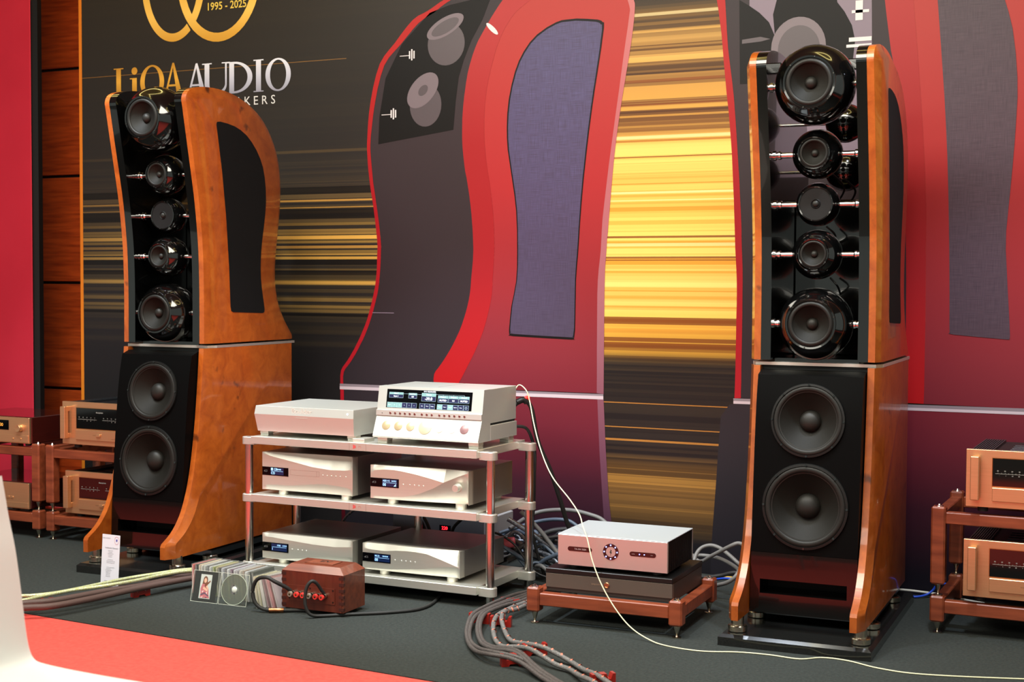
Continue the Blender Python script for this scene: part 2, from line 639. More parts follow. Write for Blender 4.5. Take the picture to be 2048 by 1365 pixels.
ink_panel('streak_print', 0., 3.2, 0, 3.25, gold_ink, 4)
PR = {
    'edge_red_one': [(-0.591, 2.627), (-0.631, 2.608), (-0.688, 2.582), (-0.736, 2.559), (-0.762, 2.545), (-0.78, 2.535), (-0.8, 2.525), (-0.825, 2.515), (-0.852, 2.506), (-0.88, 2.489), (-0.912, 2.46), (-0.946, 2.424), (-0.978, 2.388), (-1.008, 2.359), (-1.036, 2.331), (-1.061, 2.295), (-1.081, 2.244), (-1.098, 2.184), (-1.111, 2.124), (-1.121, 2.063), (-1.127, 2.001), (-1.13, 1.949), (-1.132, 1.915), (-1.132, 1.891), (-1.13, 1.863), (-1.127, 1.822), (-1.122, 1.776), (-1.116, 1.731), (-1.109, 1.687), (-1.101, 1.644), (-1.093, 1.599), (-1.086, 1.547), (-1.079, 1.494), (-1.074, 1.45), (-1.072, 1.423), (-1.073, 1.405), (-1.074, 1.383), (-1.075, 1.351), (-1.076, 1.316), (-1.079, 1.282), (-1.083, 1.254), (-1.087, 1.227), (-1.094, 1.197), (-1.104, 1.158), (-1.117, 1.115), (-1.129, 1.077), (-1.141, 1.048), (-1.152, 1.025), (-1.163, 1.002), (-1.176, 0.977), (-1.19, 0.953), (-1.203, 0.93), (-1.217, 0.909), (-1.23, 0.889), (-1.243, 0.871), (-1.257, 0.854), (-1.27, 0.839), (-1.279, 0.822), (-1.283, 0.799), (-1.283, 0.774), (-1.283, 0.757), (-1.266, 0.758), (-1.267, 0.773), (-1.267, 0.795), (-1.263, 0.816), (-1.253, 0.833), (-1.238, 0.849), (-1.223, 0.867), (-1.21, 0.885), (-1.196, 0.905), (-1.183, 0.926), (-1.17, 0.949), (-1.156, 0.972), (-1.143, 0.997), (-1.132, 1.021), (-1.121, 1.046), (-1.11, 1.075), (-1.097, 1.113), (-1.084, 1.157), (-1.073, 1.196), (-1.067, 1.226), (-1.063, 1.254), (-1.06, 1.282), (-1.057, 1.316), (-1.055, 1.351), (-1.054, 1.383), (-1.053, 1.405), (-1.052, 1.423), (-1.054, 1.45), (-1.059, 1.494), (-1.066, 1.547), (-1.074, 1.598), (-1.082, 1.643), (-1.089, 1.687), (-1.097, 1.73), (-1.102, 1.776), (-1.107, 1.821), (-1.111, 1.862), (-1.113, 1.891), (-1.113, 1.915), (-1.111, 1.948), (-1.105, 1.998), (-1.097, 2.058), (-1.086, 2.118), (-1.073, 2.177), (-1.056, 2.236), (-1.036, 2.286), (-1.01, 2.322), (-0.98, 2.349), (-0.948, 2.377), (-0.915, 2.41), (-0.88, 2.445), (-0.848, 2.473), (-0.819, 2.49), (-0.792, 2.502), (-0.767, 2.513), (-0.75, 2.524), (-0.735, 2.535), (-0.709, 2.55), (-0.658, 2.575), (-0.596, 2.603), (-0.552, 2.624)],
    'face_one': [(-0.552, 2.624), (-0.596, 2.603), (-0.658, 2.575), (-0.709, 2.55), (-0.735, 2.535), (-0.75, 2.524), (-0.767, 2.513), (-0.792, 2.502), (-0.819, 2.49), (-0.848, 2.473), (-0.88, 2.445), (-0.915, 2.41), (-0.948, 2.377), (-0.98, 2.349), (-1.01, 2.322), (-1.036, 2.286), (-1.056, 2.236), (-1.073, 2.177), (-1.086, 2.118), (-1.097, 2.058), (-1.105, 1.998), (-1.111, 1.948), (-1.113, 1.915), (-1.113, 1.891), (-1.111, 1.862), (-1.107, 1.821), (-1.102, 1.776), (-1.097, 1.73), (-1.089, 1.687), (-1.082, 1.643), (-1.074, 1.598), (-1.066, 1.547), (-1.059, 1.494), (-1.054, 1.45), (-1.052, 1.423), (-1.053, 1.405), (-1.054, 1.383), (-1.055, 1.351), (-1.057, 1.316), (-1.06, 1.282), (-1.063, 1.254), (-1.067, 1.226), (-1.073, 1.196), (-1.084, 1.157), (-1.097, 1.113), (-1.11, 1.075), (-1.121, 1.046), (-1.132, 1.021), (-1.143, 0.997), (-1.156, 0.972), (-1.17, 0.949), (-1.183, 0.926), (-1.196, 0.905), (-1.21, 0.885), (-1.223, 0.867), (-1.238, 0.849), (-1.253, 0.833), (-1.263, 0.816), (-1.267, 0.795), (-1.267, 0.773), (-1.266, 0.758), (-0.761, 0.762), (-0.762, 0.778), (-0.763, 0.8), (-0.76, 0.821), (-0.752, 0.836), (-0.74, 0.849), (-0.727, 0.865), (-0.711, 0.886), (-0.694, 0.91), (-0.676, 0.937), (-0.659, 0.965), (-0.642, 0.996), (-0.626, 1.027), (-0.613, 1.057), (-0.602, 1.087), (-0.592, 1.116), (-0.584, 1.144), (-0.577, 1.172), (-0.572, 1.198), (-0.569, 1.219), (-0.567, 1.24), (-0.565, 1.268), (-0.561, 1.308), (-0.556, 1.356), (-0.554, 1.407), (-0.556, 1.458), (-0.559, 1.512), (-0.564, 1.564), (-0.57, 1.615), (-0.577, 1.664), (-0.585, 1.708), (-0.591, 1.741), (-0.598, 1.769), (-0.603, 1.801), (-0.608, 1.84), (-0.613, 1.883), (-0.615, 1.928), (-0.615, 1.975), (-0.614, 2.024), (-0.61, 2.073), (-0.604, 2.124), (-0.596, 2.176), (-0.587, 2.224), (-0.575, 2.266), (-0.562, 2.304), (-0.548, 2.338), (-0.534, 2.367), (-0.518, 2.392), (-0.502, 2.417), (-0.483, 2.445), (-0.464, 2.473), (-0.446, 2.497), (-0.433, 2.514), (-0.422, 2.528), (-0.408, 2.544), (-0.387, 2.566), (-0.364, 2.59), (-0.347, 2.606)],
    'chamfer_one': [(-0.347, 2.606), (-0.364, 2.59), (-0.387, 2.566), (-0.408, 2.544), (-0.422, 2.528), (-0.433, 2.514), (-0.446, 2.497), (-0.464, 2.473), (-0.483, 2.445), (-0.502, 2.417), (-0.518, 2.392), (-0.534, 2.367), (-0.548, 2.338), (-0.562, 2.304), (-0.575, 2.266), (-0.587, 2.224), (-0.596, 2.176), (-0.604, 2.124), (-0.61, 2.073), (-0.614, 2.024), (-0.615, 1.975), (-0.615, 1.928), (-0.613, 1.883), (-0.608, 1.84), (-0.603, 1.801), (-0.598, 1.769), (-0.591, 1.741), (-0.585, 1.708), (-0.577, 1.664), (-0.57, 1.615), (-0.564, 1.564), (-0.559, 1.512), (-0.556, 1.458), (-0.554, 1.407), (-0.556, 1.356), (-0.561, 1.308), (-0.565, 1.268), (-0.567, 1.24), (-0.569, 1.219), (-0.572, 1.198), (-0.577, 1.172), (-0.584, 1.144), (-0.592, 1.116), (-0.602, 1.087), (-0.613, 1.057), (-0.626, 1.027), (-0.642, 0.996), (-0.659, 0.965), (-0.676, 0.937), (-0.694, 0.91), (-0.711, 0.886), (-0.727, 0.865), (-0.74, 0.849), (-0.752, 0.836), (-0.76, 0.821), (-0.763, 0.8), (-0.762, 0.778), (-0.761, 0.762), (-0.641, 0.762), (-0.629, 0.782), (-0.612, 0.811), (-0.595, 0.841), (-0.579, 0.87), (-0.562, 0.9), (-0.545, 0.931), (-0.53, 0.963), (-0.515, 0.996), (-0.501, 1.029), (-0.49, 1.063), (-0.48, 1.096), (-0.472, 1.127), (-0.466, 1.153), (-0.461, 1.176), (-0.457, 1.199), (-0.455, 1.22), (-0.454, 1.24), (-0.453, 1.268), (-0.45, 1.309), (-0.447, 1.357), (-0.445, 1.406), (-0.445, 1.453), (-0.447, 1.5), (-0.45, 1.546), (-0.454, 1.589), (-0.459, 1.63), (-0.465, 1.673), (-0.472, 1.719), (-0.481, 1.767), (-0.489, 1.815), (-0.495, 1.865), (-0.499, 1.915), (-0.501, 1.967), (-0.5, 2.022), (-0.497, 2.079), (-0.49, 2.134), (-0.48, 2.186), (-0.467, 2.237), (-0.454, 2.282), (-0.443, 2.318), (-0.431, 2.349), (-0.417, 2.379), (-0.398, 2.413), (-0.376, 2.445), (-0.352, 2.474), (-0.326, 2.496), (-0.298, 2.514), (-0.269, 2.533), (-0.235, 2.554), (-0.198, 2.576), (-0.173, 2.591)],
    'side_one': [(-0.173, 2.591), (-0.198, 2.576), (-0.235, 2.554), (-0.269, 2.533), (-0.298, 2.514), (-0.326, 2.496), (-0.352, 2.474), (-0.376, 2.445), (-0.398, 2.413), (-0.417, 2.379), (-0.431, 2.349), (-0.443, 2.318), (-0.454, 2.282), (-0.467, 2.237), (-0.48, 2.186), (-0.49, 2.134), (-0.497, 2.079), (-0.5, 2.022), (-0.501, 1.967), (-0.499, 1.915), (-0.495, 1.865), (-0.489, 1.815), (-0.481, 1.767), (-0.472, 1.719), (-0.465, 1.673), (-0.459, 1.63), (-0.454, 1.589), (-0.45, 1.546), (-0.447, 1.5), (-0.445, 1.453), (-0.445, 1.406), (-0.447, 1.357), (-0.45, 1.309), (-0.453, 1.268), (-0.454, 1.24), (-0.455, 1.22), (-0.457, 1.199), (-0.461, 1.176), (-0.466, 1.153), (-0.472, 1.127), (-0.48, 1.096), (-0.49, 1.063), (-0.501, 1.029), (-0.515, 0.996), (-0.53, 0.963), (-0.545, 0.931), (-0.562, 0.9), (-0.579, 0.87), (-0.595, 0.841), (-0.612, 0.811), (-0.629, 0.782), (-0.641, 0.762), (0.07, 0.764), (0.07, 0.843), (0.069, 0.956), (0.069, 1.059), (0.069, 1.138), (0.069, 1.209), (0.071, 1.27), (0.075, 1.32), (0.08, 1.362), (0.084, 1.403), (0.086, 1.444), (0.088, 1.486), (0.091, 1.538), (0.099, 1.611), (0.109, 1.694), (0.119, 1.778), (0.13, 1.858), (0.141, 1.938), (0.152, 2.018), (0.164, 2.1), (0.175, 2.182), (0.185, 2.256), (0.195, 2.324), (0.204, 2.383), (0.21, 2.429), (0.213, 2.45), (0.212, 2.457), (0.209, 2.47), (0.199, 2.5), (0.185, 2.536), (0.176, 2.561)],
    'rim_one': [(0.176, 2.561), (0.185, 2.536), (0.199, 2.5), (0.209, 2.47), (0.212, 2.457), (0.213, 2.45), (0.21, 2.429), (0.204, 2.383), (0.195, 2.324), (0.185, 2.256), (0.175, 2.182), (0.164, 2.1), (0.152, 2.018), (0.141, 1.938), (0.13, 1.858), (0.119, 1.778), (0.109, 1.694), (0.099, 1.611), (0.091, 1.538), (0.088, 1.486), (0.086, 1.444), (0.084, 1.403), (0.08, 1.362), (0.075, 1.32), (0.071, 1.27), (0.069, 1.209), (0.069, 1.138), (0.069, 1.059), (0.069, 0.956), (0.07, 0.843), (0.07, 0.764), (0.103, 0.761), (0.103, 0.842), (0.103, 0.956), (0.103, 1.059), (0.103, 1.139), (0.103, 1.209), (0.104, 1.27), (0.105, 1.32), (0.108, 1.362), (0.111, 1.403), (0.113, 1.443), (0.117, 1.482), (0.121, 1.538), (0.128, 1.623), (0.136, 1.723), (0.145, 1.819), (0.155, 1.902), (0.166, 1.981), (0.178, 2.059), (0.192, 2.141), (0.206, 2.223), (0.218, 2.295), (0.226, 2.354), (0.232, 2.405), (0.235, 2.444), (0.236, 2.467), (0.235, 2.478), (0.23, 2.492), (0.221, 2.515), (0.208, 2.541), (0.199, 2.559)],
    'grille_one': [(-0.045, 2.422), (0.003, 2.417), (0.053, 2.41), (0.07, 2.404), (0.076, 2.397), (0.082, 2.396), (0.082, 2.373), (0.071, 2.288), (0.055, 2.186), (0.042, 2.106), (0.03, 2.024), (0.017, 1.927), (0.005, 1.824), (-0.006, 1.723), (-0.015, 1.62), (-0.023, 1.508), (-0.029, 1.404), (-0.035, 1.334), (-0.039, 1.27), (-0.04, 1.181), (-0.041, 1.099), (-0.042, 1.054), (-0.045, 1.027), (-0.047, 1.016), (-0.051, 1.014), (-0.041, 1.011), (-0.063, 1.011), (-0.199, 1.015), (-0.338, 1.02), (-0.364, 1.023), (-0.356, 1.028), (-0.36, 1.029), (-0.361, 1.044), (-0.357, 1.093), (-0.35, 1.155), (-0.338, 1.21), (-0.327, 1.268), (-0.323, 1.333), (-0.323, 1.405), (-0.324, 1.496), (-0.329, 1.585), (-0.337, 1.65), (-0.347, 1.711), (-0.36, 1.788), (-0.372, 1.862), (-0.376, 1.913), (-0.377, 1.962), (-0.375, 2.023), (-0.368, 2.086), (-0.355, 2.15), (-0.338, 2.209), (-0.319, 2.256), (-0.295, 2.297), (-0.267, 2.334), (-0.232, 2.366), (-0.186, 2.394), (-0.142, 2.413), (-0.115, 2.42), (-0.098, 2.421)],
    'window_one': [(-0.789, 2.515), (-0.683, 2.543), (-0.464, 2.571), (-0.513, 2.461), (-0.568, 2.373), (-0.608, 2.285), (-0.634, 2.208), (-0.649, 2.103), (-0.662, 1.965), (-1.069, 1.913), (-1.063, 2.043), (-1.029, 2.224), (-0.939, 2.381)],
    'bar_one_a': [(-1.286, 0.758), (0.102, 0.761), (0.102, 0.752), (-1.286, 0.745)],
    'bar_one_b': [(-1.286, 0.745), (0.102, 0.752), (0.102, 0.737), (-1.286, 0.73)],
    'low_edge_one': [(-1.283, 0.73), (-1.263, 0.73), (-1.251, -0.18), (-1.272, -0.182)],
    'low_face_one': [(-1.263, 0.73), (-0.761, 0.734), (-0.807, -0.137), (-1.251, -0.18)],
    'low_side_one': [(-0.761, 0.734), (0.073, 0.739), (0.085, 0.505), (0.105, 0.25), (0.119, 0.087), (0.121, -0.048), (-0.807, -0.137)],
    'low_rim_one': [(0.073, 0.739), (0.103, 0.738), (0.116, 0.506), (0.132, 0.295), (0.15, 0.157), (0.159, -0.044), (0.121, -0.048), (0.119, 0.087), (0.105, 0.25), (0.085, 0.505)],
    'edge_red_two': [(0.598, 2.525), (0.6, 2.511), (0.603, 2.49), (0.607, 2.461), (0.614, 2.422), (0.621, 2.374), (0.629, 2.321), (0.635, 2.261), (0.641, 2.196), (0.648, 2.13), (0.655, 2.062), (0.664, 1.993), (0.671, 1.924), (0.677, 1.859), (0.682, 1.794), (0.686, 1.716), (0.692, 1.612), (0.697, 1.496), (0.701, 1.4), (0.705, 1.345), (0.707, 1.311), (0.709, 1.273), (0.71, 1.222), (0.71, 1.166), (0.709, 1.105), (0.709, 1.034), (0.708, 0.959), (0.708, 0.894), (0.707, 0.841), (0.706, 0.797), (0.705, 0.767), (0.733, 0.769), (0.734, 0.834), (0.734, 0.927), (0.735, 1.02), (0.735, 1.109), (0.735, 1.198), (0.735, 1.273), (0.734, 1.324), (0.732, 1.361), (0.73, 1.4), (0.728, 1.445), (0.727, 1.492), (0.724, 1.55), (0.719, 1.626), (0.714, 1.712), (0.707, 1.798), (0.701, 1.882), (0.694, 1.966), (0.687, 2.045), (0.678, 2.118), (0.668, 2.186), (0.659, 2.253), (0.653, 2.327), (0.648, 2.4), (0.644, 2.458), (0.64, 2.492), (0.637, 2.511), (0.635, 2.522)],
    'face_two': [(0.635, 2.522), (0.637, 2.511), (0.64, 2.492), (0.644, 2.458), (0.648, 2.4), (0.653, 2.327), (0.659, 2.253), (0.668, 2.186), (0.678, 2.118), (0.687, 2.045), (0.694, 1.966), (0.701, 1.882), (0.707, 1.798), (0.714, 1.712), (0.719, 1.626), (0.724, 1.55), (0.727, 1.492), (0.728, 1.445), (0.73, 1.4), (0.732, 1.361), (0.734, 1.324), (0.735, 1.273), (0.735, 1.198), (0.735, 1.109), (0.735, 1.02), (0.734, 0.927), (0.734, 0.834), (0.733, 0.769), (1.414, 0.778), (1.415, 0.854), (1.417, 0.963), (1.417, 1.074), (1.416, 1.178), (1.415, 1.284), (1.412, 1.397), (1.408, 1.524), (1.403, 1.657), (1.398, 1.774), (1.392, 1.865), (1.386, 1.94), (1.378, 2.01), (1.366, 2.076), (1.352, 2.139), (1.339, 2.202), (1.329, 2.274), (1.319, 2.347), (1.312, 2.404), (1.307, 2.437), (1.305, 2.454), (1.303, 2.465)],
    'chamfer_two': [(1.303, 2.465), (1.305, 2.454), (1.307, 2.437), (1.312, 2.404), (1.319, 2.347), (1.329, 2.274), (1.339, 2.202), (1.352, 2.139), (1.366, 2.076), (1.378, 2.01), (1.386, 1.94), (1.392, 1.865), (1.398, 1.774), (1.403, 1.657), (1.408, 1.524), (1.412, 1.397), (1.415, 1.284), (1.416, 1.178), (1.417, 1.074), (1.417, 0.963), (1.415, 0.854), (1.414, 0.778), (1.492, 0.777), (1.493, 0.824), (1.493, 0.893), (1.493, 0.985), (1.493, 1.114), (1.492, 1.266), (1.49, 1.396), (1.49, 1.477), (1.49, 1.537), (1.486, 1.616), (1.48, 1.733), (1.471, 1.869), (1.46, 2.005), (1.448, 2.147), (1.435, 2.289), (1.425, 2.395), (1.42, 2.441), (1.42, 2.451), (1.42, 2.454)],
    'side_two': [(1.42, 2.454), (1.42, 2.451), (1.42, 2.441), (1.425, 2.395), (1.435, 2.289), (1.448, 2.147), (1.46, 2.005), (1.471, 1.869), (1.48, 1.733), (1.486, 1.616), (1.49, 1.537), (1.49, 1.477), (1.49, 1.396), (1.492, 1.266), (1.493, 1.114), (1.493, 0.985), (1.493, 0.893), (1.493, 0.824), (1.492, 0.777), (2.149, 0.771), (2.115, 2.395)],
    'grille_two': [(1.511, 2.447), (1.513, 2.441), (1.519, 2.387), (1.535, 2.205), (1.552, 2.001), (1.56, 1.884), (1.567, 1.769), (1.575, 1.587), (1.581, 1.396), (1.585, 1.22), (1.587, 1.087), (1.589, 1.059), (1.591, 1.067), (1.583, 1.063), (1.601, 1.059), (1.702, 1.051), (1.801, 1.044), (1.819, 1.043), (1.813, 1.045), (1.816, 1.047), (1.817, 1.058), (1.816, 1.076), (1.813, 1.125), (1.804, 1.255), (1.795, 1.395), (1.795, 1.469), (1.8, 1.533), (1.807, 1.625), (1.814, 1.724), (1.82, 1.82), (1.824, 1.911), (1.827, 1.986), (1.825, 2.062), (1.817, 2.159), (1.804, 2.252), (1.788, 2.317), (1.773, 2.366), (1.761, 2.403), (1.754, 2.426)],
    'bar_two_a': [(0.7, 0.767), (2.149, 0.777), (2.149, 0.763), (0.701, 0.756)],
    'bar_two_b': [(0.701, 0.756), (2.149, 0.763), (2.149, 0.752), (0.701, 0.744)],
    'low_face_two': [(0.701, 0.744), (0.683, 0.739), (0.646, 0.688), (0.636, 0.551), (0.629, 0.422), (0.615, 0.207), (0.61, 0.108), (0.606, -0.067), (1.411, -0.027), (1.415, 0.75)],
    'low_chamfer_two': [(1.415, 0.75), (1.492, 0.753), (1.488, 0.737), (1.478, 0.363), (1.479, -0.02), (1.411, -0.027)],
    'low_side_two': [(1.492, 0.753), (2.149, 0.754), (2.165, 0.013), (1.479, -0.02), (1.478, 0.363), (1.488, 0.737)],
    's1': [(-0.701, 2.385)],
    's2': [(-0.815, 2.121)],
    's3': [(0.992, 2.266)]}
SIDE = printm('printed red side', [(.08, (22, 18, 28)), (.35, (60, 24, 38)), (.6, (106, 34, 48)), (.95, (132, 42, 52)), (1.7, (170, 44, 48)), (2.6, (178, 60, 54))])
CHAM = printm('printed bright red chamfer', [(.8, (178, 24, 30)), (1.3, (158, 30, 38)), (1.9, (160, 34, 38)), (2.5, (176, 54, 54))])
EDGE = printm('printed red edge', [(.1, (60, 10, 20)), (.7, (176, 26, 40)), (1.6, (156, 22, 32)), (2.4, (176, 34, 32))])
FACE = printm('printed smoke grey face', [(.1, (28, 26, 32)), (.6, (46, 40, 46)), (1.2, (50, 40, 45)), (2., (56, 46, 50)), (2.6, (54, 47, 51))])
RIM = printm('printed mauve rim', [(.1, (50, 34, 50)), (.5, (110, 66, 84)), (1.2, (168, 104, 116)), (2., (184, 104, 110)), (2.6, (196, 120, 120))])
GRILLE = printm('printed woven grille', [(.9, (78, 66, 86)), (1.6, (88, 80, 118)), (2.3, (92, 90, 132)), (2.6, (92, 90, 128))], weave=(66, 54, 72))
GRILLE2 = printm('printed woven grille two', [(.9, (80, 64, 74)), (1.6, (96, 78, 92)), (2.6, (88, 76, 84))], weave=(62, 50, 62))
BARA = mat('printed bar shade', (140, 126, 136), .45)
BARB = mat('printed bar light', (206, 188, 198), .45)
PBLACK = mat('printed black', (17, 14, 14), .45, spec=.2)
PGREY = mat('printed sphere grey', (78, 68, 74), .4)
PGREY2 = mat('printed disc grey', (112, 100, 108), .4)
PLILAC = mat('printed pale lilac', (122, 106, 124), .4)
PWHITE = mat('printed white glint', (226, 220, 224), .4)


def decal(name, pts, m, lay, parent=None):
    b = B()
    vv = [b.verts.new((p[0], -.0007*lay, p[1])) for p in pts]
    for tri in tessellate_polygon([[Vector((p[0], p[1], 0)) for p in pts]]):
        b.faces.new([vv[i] for i in tri])
    return ob(name, b, m, parent or t, 0)


one = decal('printed_speaker', PR['side_one'], SIDE, 2)
one['label'] = 'giant red speaker printed mid-backdrop behind the silver rack'
for n, m, k in (('low_side_one', SIDE, 2), ('face_one', FACE, 2), ('low_face_one', FACE, 2), ('edge_red_one', EDGE, 3), ('low_edge_one', EDGE, 3), ('chamfer_one', CHAM, 3),
                ('rim_one', RIM, 3), ('low_rim_one', RIM, 3), ('bar_one_a', BARA, 4), ('bar_one_b', BARB, 4), ('window_one', PBLACK, 3)):
    decal('printed_'+n.rsplit('_one', 1)[0].replace('bar_one_', 'bar_'), PR[n], m, k, one)
g = PR['grille_one']
gx, gz = sum(p[0] for p in g)/len(g), sum(p[1] for p in g)/len(g)
decal('printed_grille_border', [(gx+(x-gx)*1.035, gz+(z-gz)*1.014) for x, z in g], PBLACK, 4, one)
decal('printed_grille', g, GRILLE, 5, one)
two = decal('printed_speaker', PR['side_two'], SIDE, 2)
two['label'] = 'giant red speaker printed behind the right loudspeaker'
for n, m, k in (('face_two', FACE, 2), ('low_face_two', FACE, 2), ('low_side_two', SIDE, 2), ('low_chamfer_two', SIDE, 3), ('edge_red_two', EDGE, 3), ('chamfer_two', CHAM, 3),
                ('bar_two_a', BARA, 4), ('bar_two_b', BARB, 4)):
    decal('printed_'+n.rsplit('_two', 1)[0].replace('bar_two_', 'bar_'), PR[n], m, k, two)
g = PR['grille_two']
decal('printed_grille', g, GRILLE2, 5, two)
# printed spheres inside the dark window of printed speaker one
(s1x, s1z), (s2x, s2z), (s3x, s3z) = PR['s1'][0], PR['s2'][0], PR['s3'][0]
decal('printed_sphere', [(x, z) for x, z in ell(s1x, s1z-.02, .098, .1, 32)], PGREY, 4, one)
decal('printed_disc', ell(s1x-.005, s1z+.06, .105, .042, 32, .42), PGREY2, 5, one)
decal('printed_cone', ell(s1x-.005, s1z+.058, .078, .028, 32, .42), PGREY, 6, one)
decal('printed_sphere', ell(s2x+.005, s2z-.035, .085, .1, 32), PGREY, 4, one)
decal('printed_disc', ell(s2x-.01, s2z+.035, .1, .062, 32, .75), PGREY2, 5, one)
decal('printed_cone', ell(s2x-.008, s2z+.035, .03, .02, 24, .75), PGREY, 6, one)
for px, pz in ((-.9, 2.326), (-1.0, 2.054)):
    b = B()
    for k in range(3):
        rect(b, px+k*.012, px+k*.012+.007, pz-.026+abs(k-1)*.008, pz+.026-abs(k-1)*.008, -.0035)
    rect(b, px-.05, px, pz-.004, pz-.001, -.0035)
    ob('printed_rod', b, PWHITE, one, 0)
b = B()
rect(b, -2.915, -1.25, 2.331, 2.3348, -.0006)
ob('printed_line', b, mat('printed amber line', (120, 84, 36), .45), t, 0)
b = B()
rect(b, -1.10, -.98, 1.105, 1.109, -.0025)
ob('printed_glint', b, PLILAC, one, 0)
decal('printed_glint', ell(-.461, 2.417, .04, .011, 20, -.75), PWHITE, 5, one)
# printed spheres of printed speaker two
decal('printed_backlight', [(.75, 2.62), (1.255, 2.62), (1.275, 1.7), (.82, 1.7), (.80, 2.2), (.75, 2.25)], PLILAC, 3, two)
decal('printed_sphere', [(.867, 2.44), (.88, 2.6), (1.096, 2.6), (1.12, 2.41), (1.15, 2.37), (1.181, 2.312), (1.195, 2.25), (1.18, 2.1), (.85, 2.1), (.861, 2.291), (.852, 2.38)], PBLACK, 4, two)
decal('printed_sphere', [(.706, 2.453), (.751, 2.424), (.793, 2.393), (.835, 2.35), (.861, 2.291), (.858, 2.1), (.713, 2.1)], PBLACK, 4, two)
decal('printed_rod', [(.72, 2.285), (.80, 2.292), (.842, 2.28), (.80, 2.272), (.72, 2.268)], PGREY, 5, two)
decal('printed_disc', ell(.961, 2.238, .115, .125, 32), PGREY2, 5, two)
decal('printed_cone', ell(.963, 2.23, .088, .098, 32), PGREY, 6, two)
b = B()
rect(b, 1.17, 1.262, 2.245, 2.262, -.0045)
rect(b, 1.16, 1.262, 2.222, 2.234, -.0045)
rect(b, 1.195, 1.225, 2.33, 2.41, -.0045)
rect(b, 1.18, 1.25, 2.36, 2.372, -.0045)
ob('printed_rod', b, PWHITE, two, 0)

# ---- lettering and rings of the backdrop
GOLDP = printm('printed gold ink', [(2.2, (150, 104, 34)), (2.3, (228, 172, 66)), (2.37, (190, 136, 48)), (2.5, (214, 160, 62)), (2.62, (246, 200, 96)), (2.8, (226, 172, 70))], .38)
SILVERP = printm('printed silver ink', [(2.2, (150, 150, 166)), (2.28, (196, 198, 214)), (2.36, (228, 230, 240)), (2.5, (200, 200, 210))], .38)
YELP = mat('printed yellow ink', (232, 200, 84), .45)
WHP = mat('printed white ink', (222, 220, 220), .45)


def ring_piece(b, cx, cz, a, c, wd, t0, t1, y, n=48):
    for i in range(n):
        p, q = t0+(t1-t0)*i/n, t0+(t1-t0)*(i+1)/n
        b.faces.new([b.verts.new((cx+(a-s)*math.cos(u), y, cz+(c-s)*math.sin(u))) for u, s in ((p, 0), (q, 0), (q, wd), (p, wd))])


RD = R
b = B()
ring_piece(b, -2.30, 2.80, .205, .315, .042, RD(140), RD(303), -.0014)
ring_piece(b, -2.30, 2.80, .205, .315, .042, RD(-44), RD(30), -.0014)
ring_piece(b, -2.012, 2.80, .262, .335, .045, RD(0), RD(360), -.0018)
ob('gold_rings', b, GOLDP, t, 0)
b = B()
text(b, '1995 - 2025', .054, -1.962, 2.643, -.0022, bold=.014, sx=.95)
ob('lettering', b, YELP, t, 0)


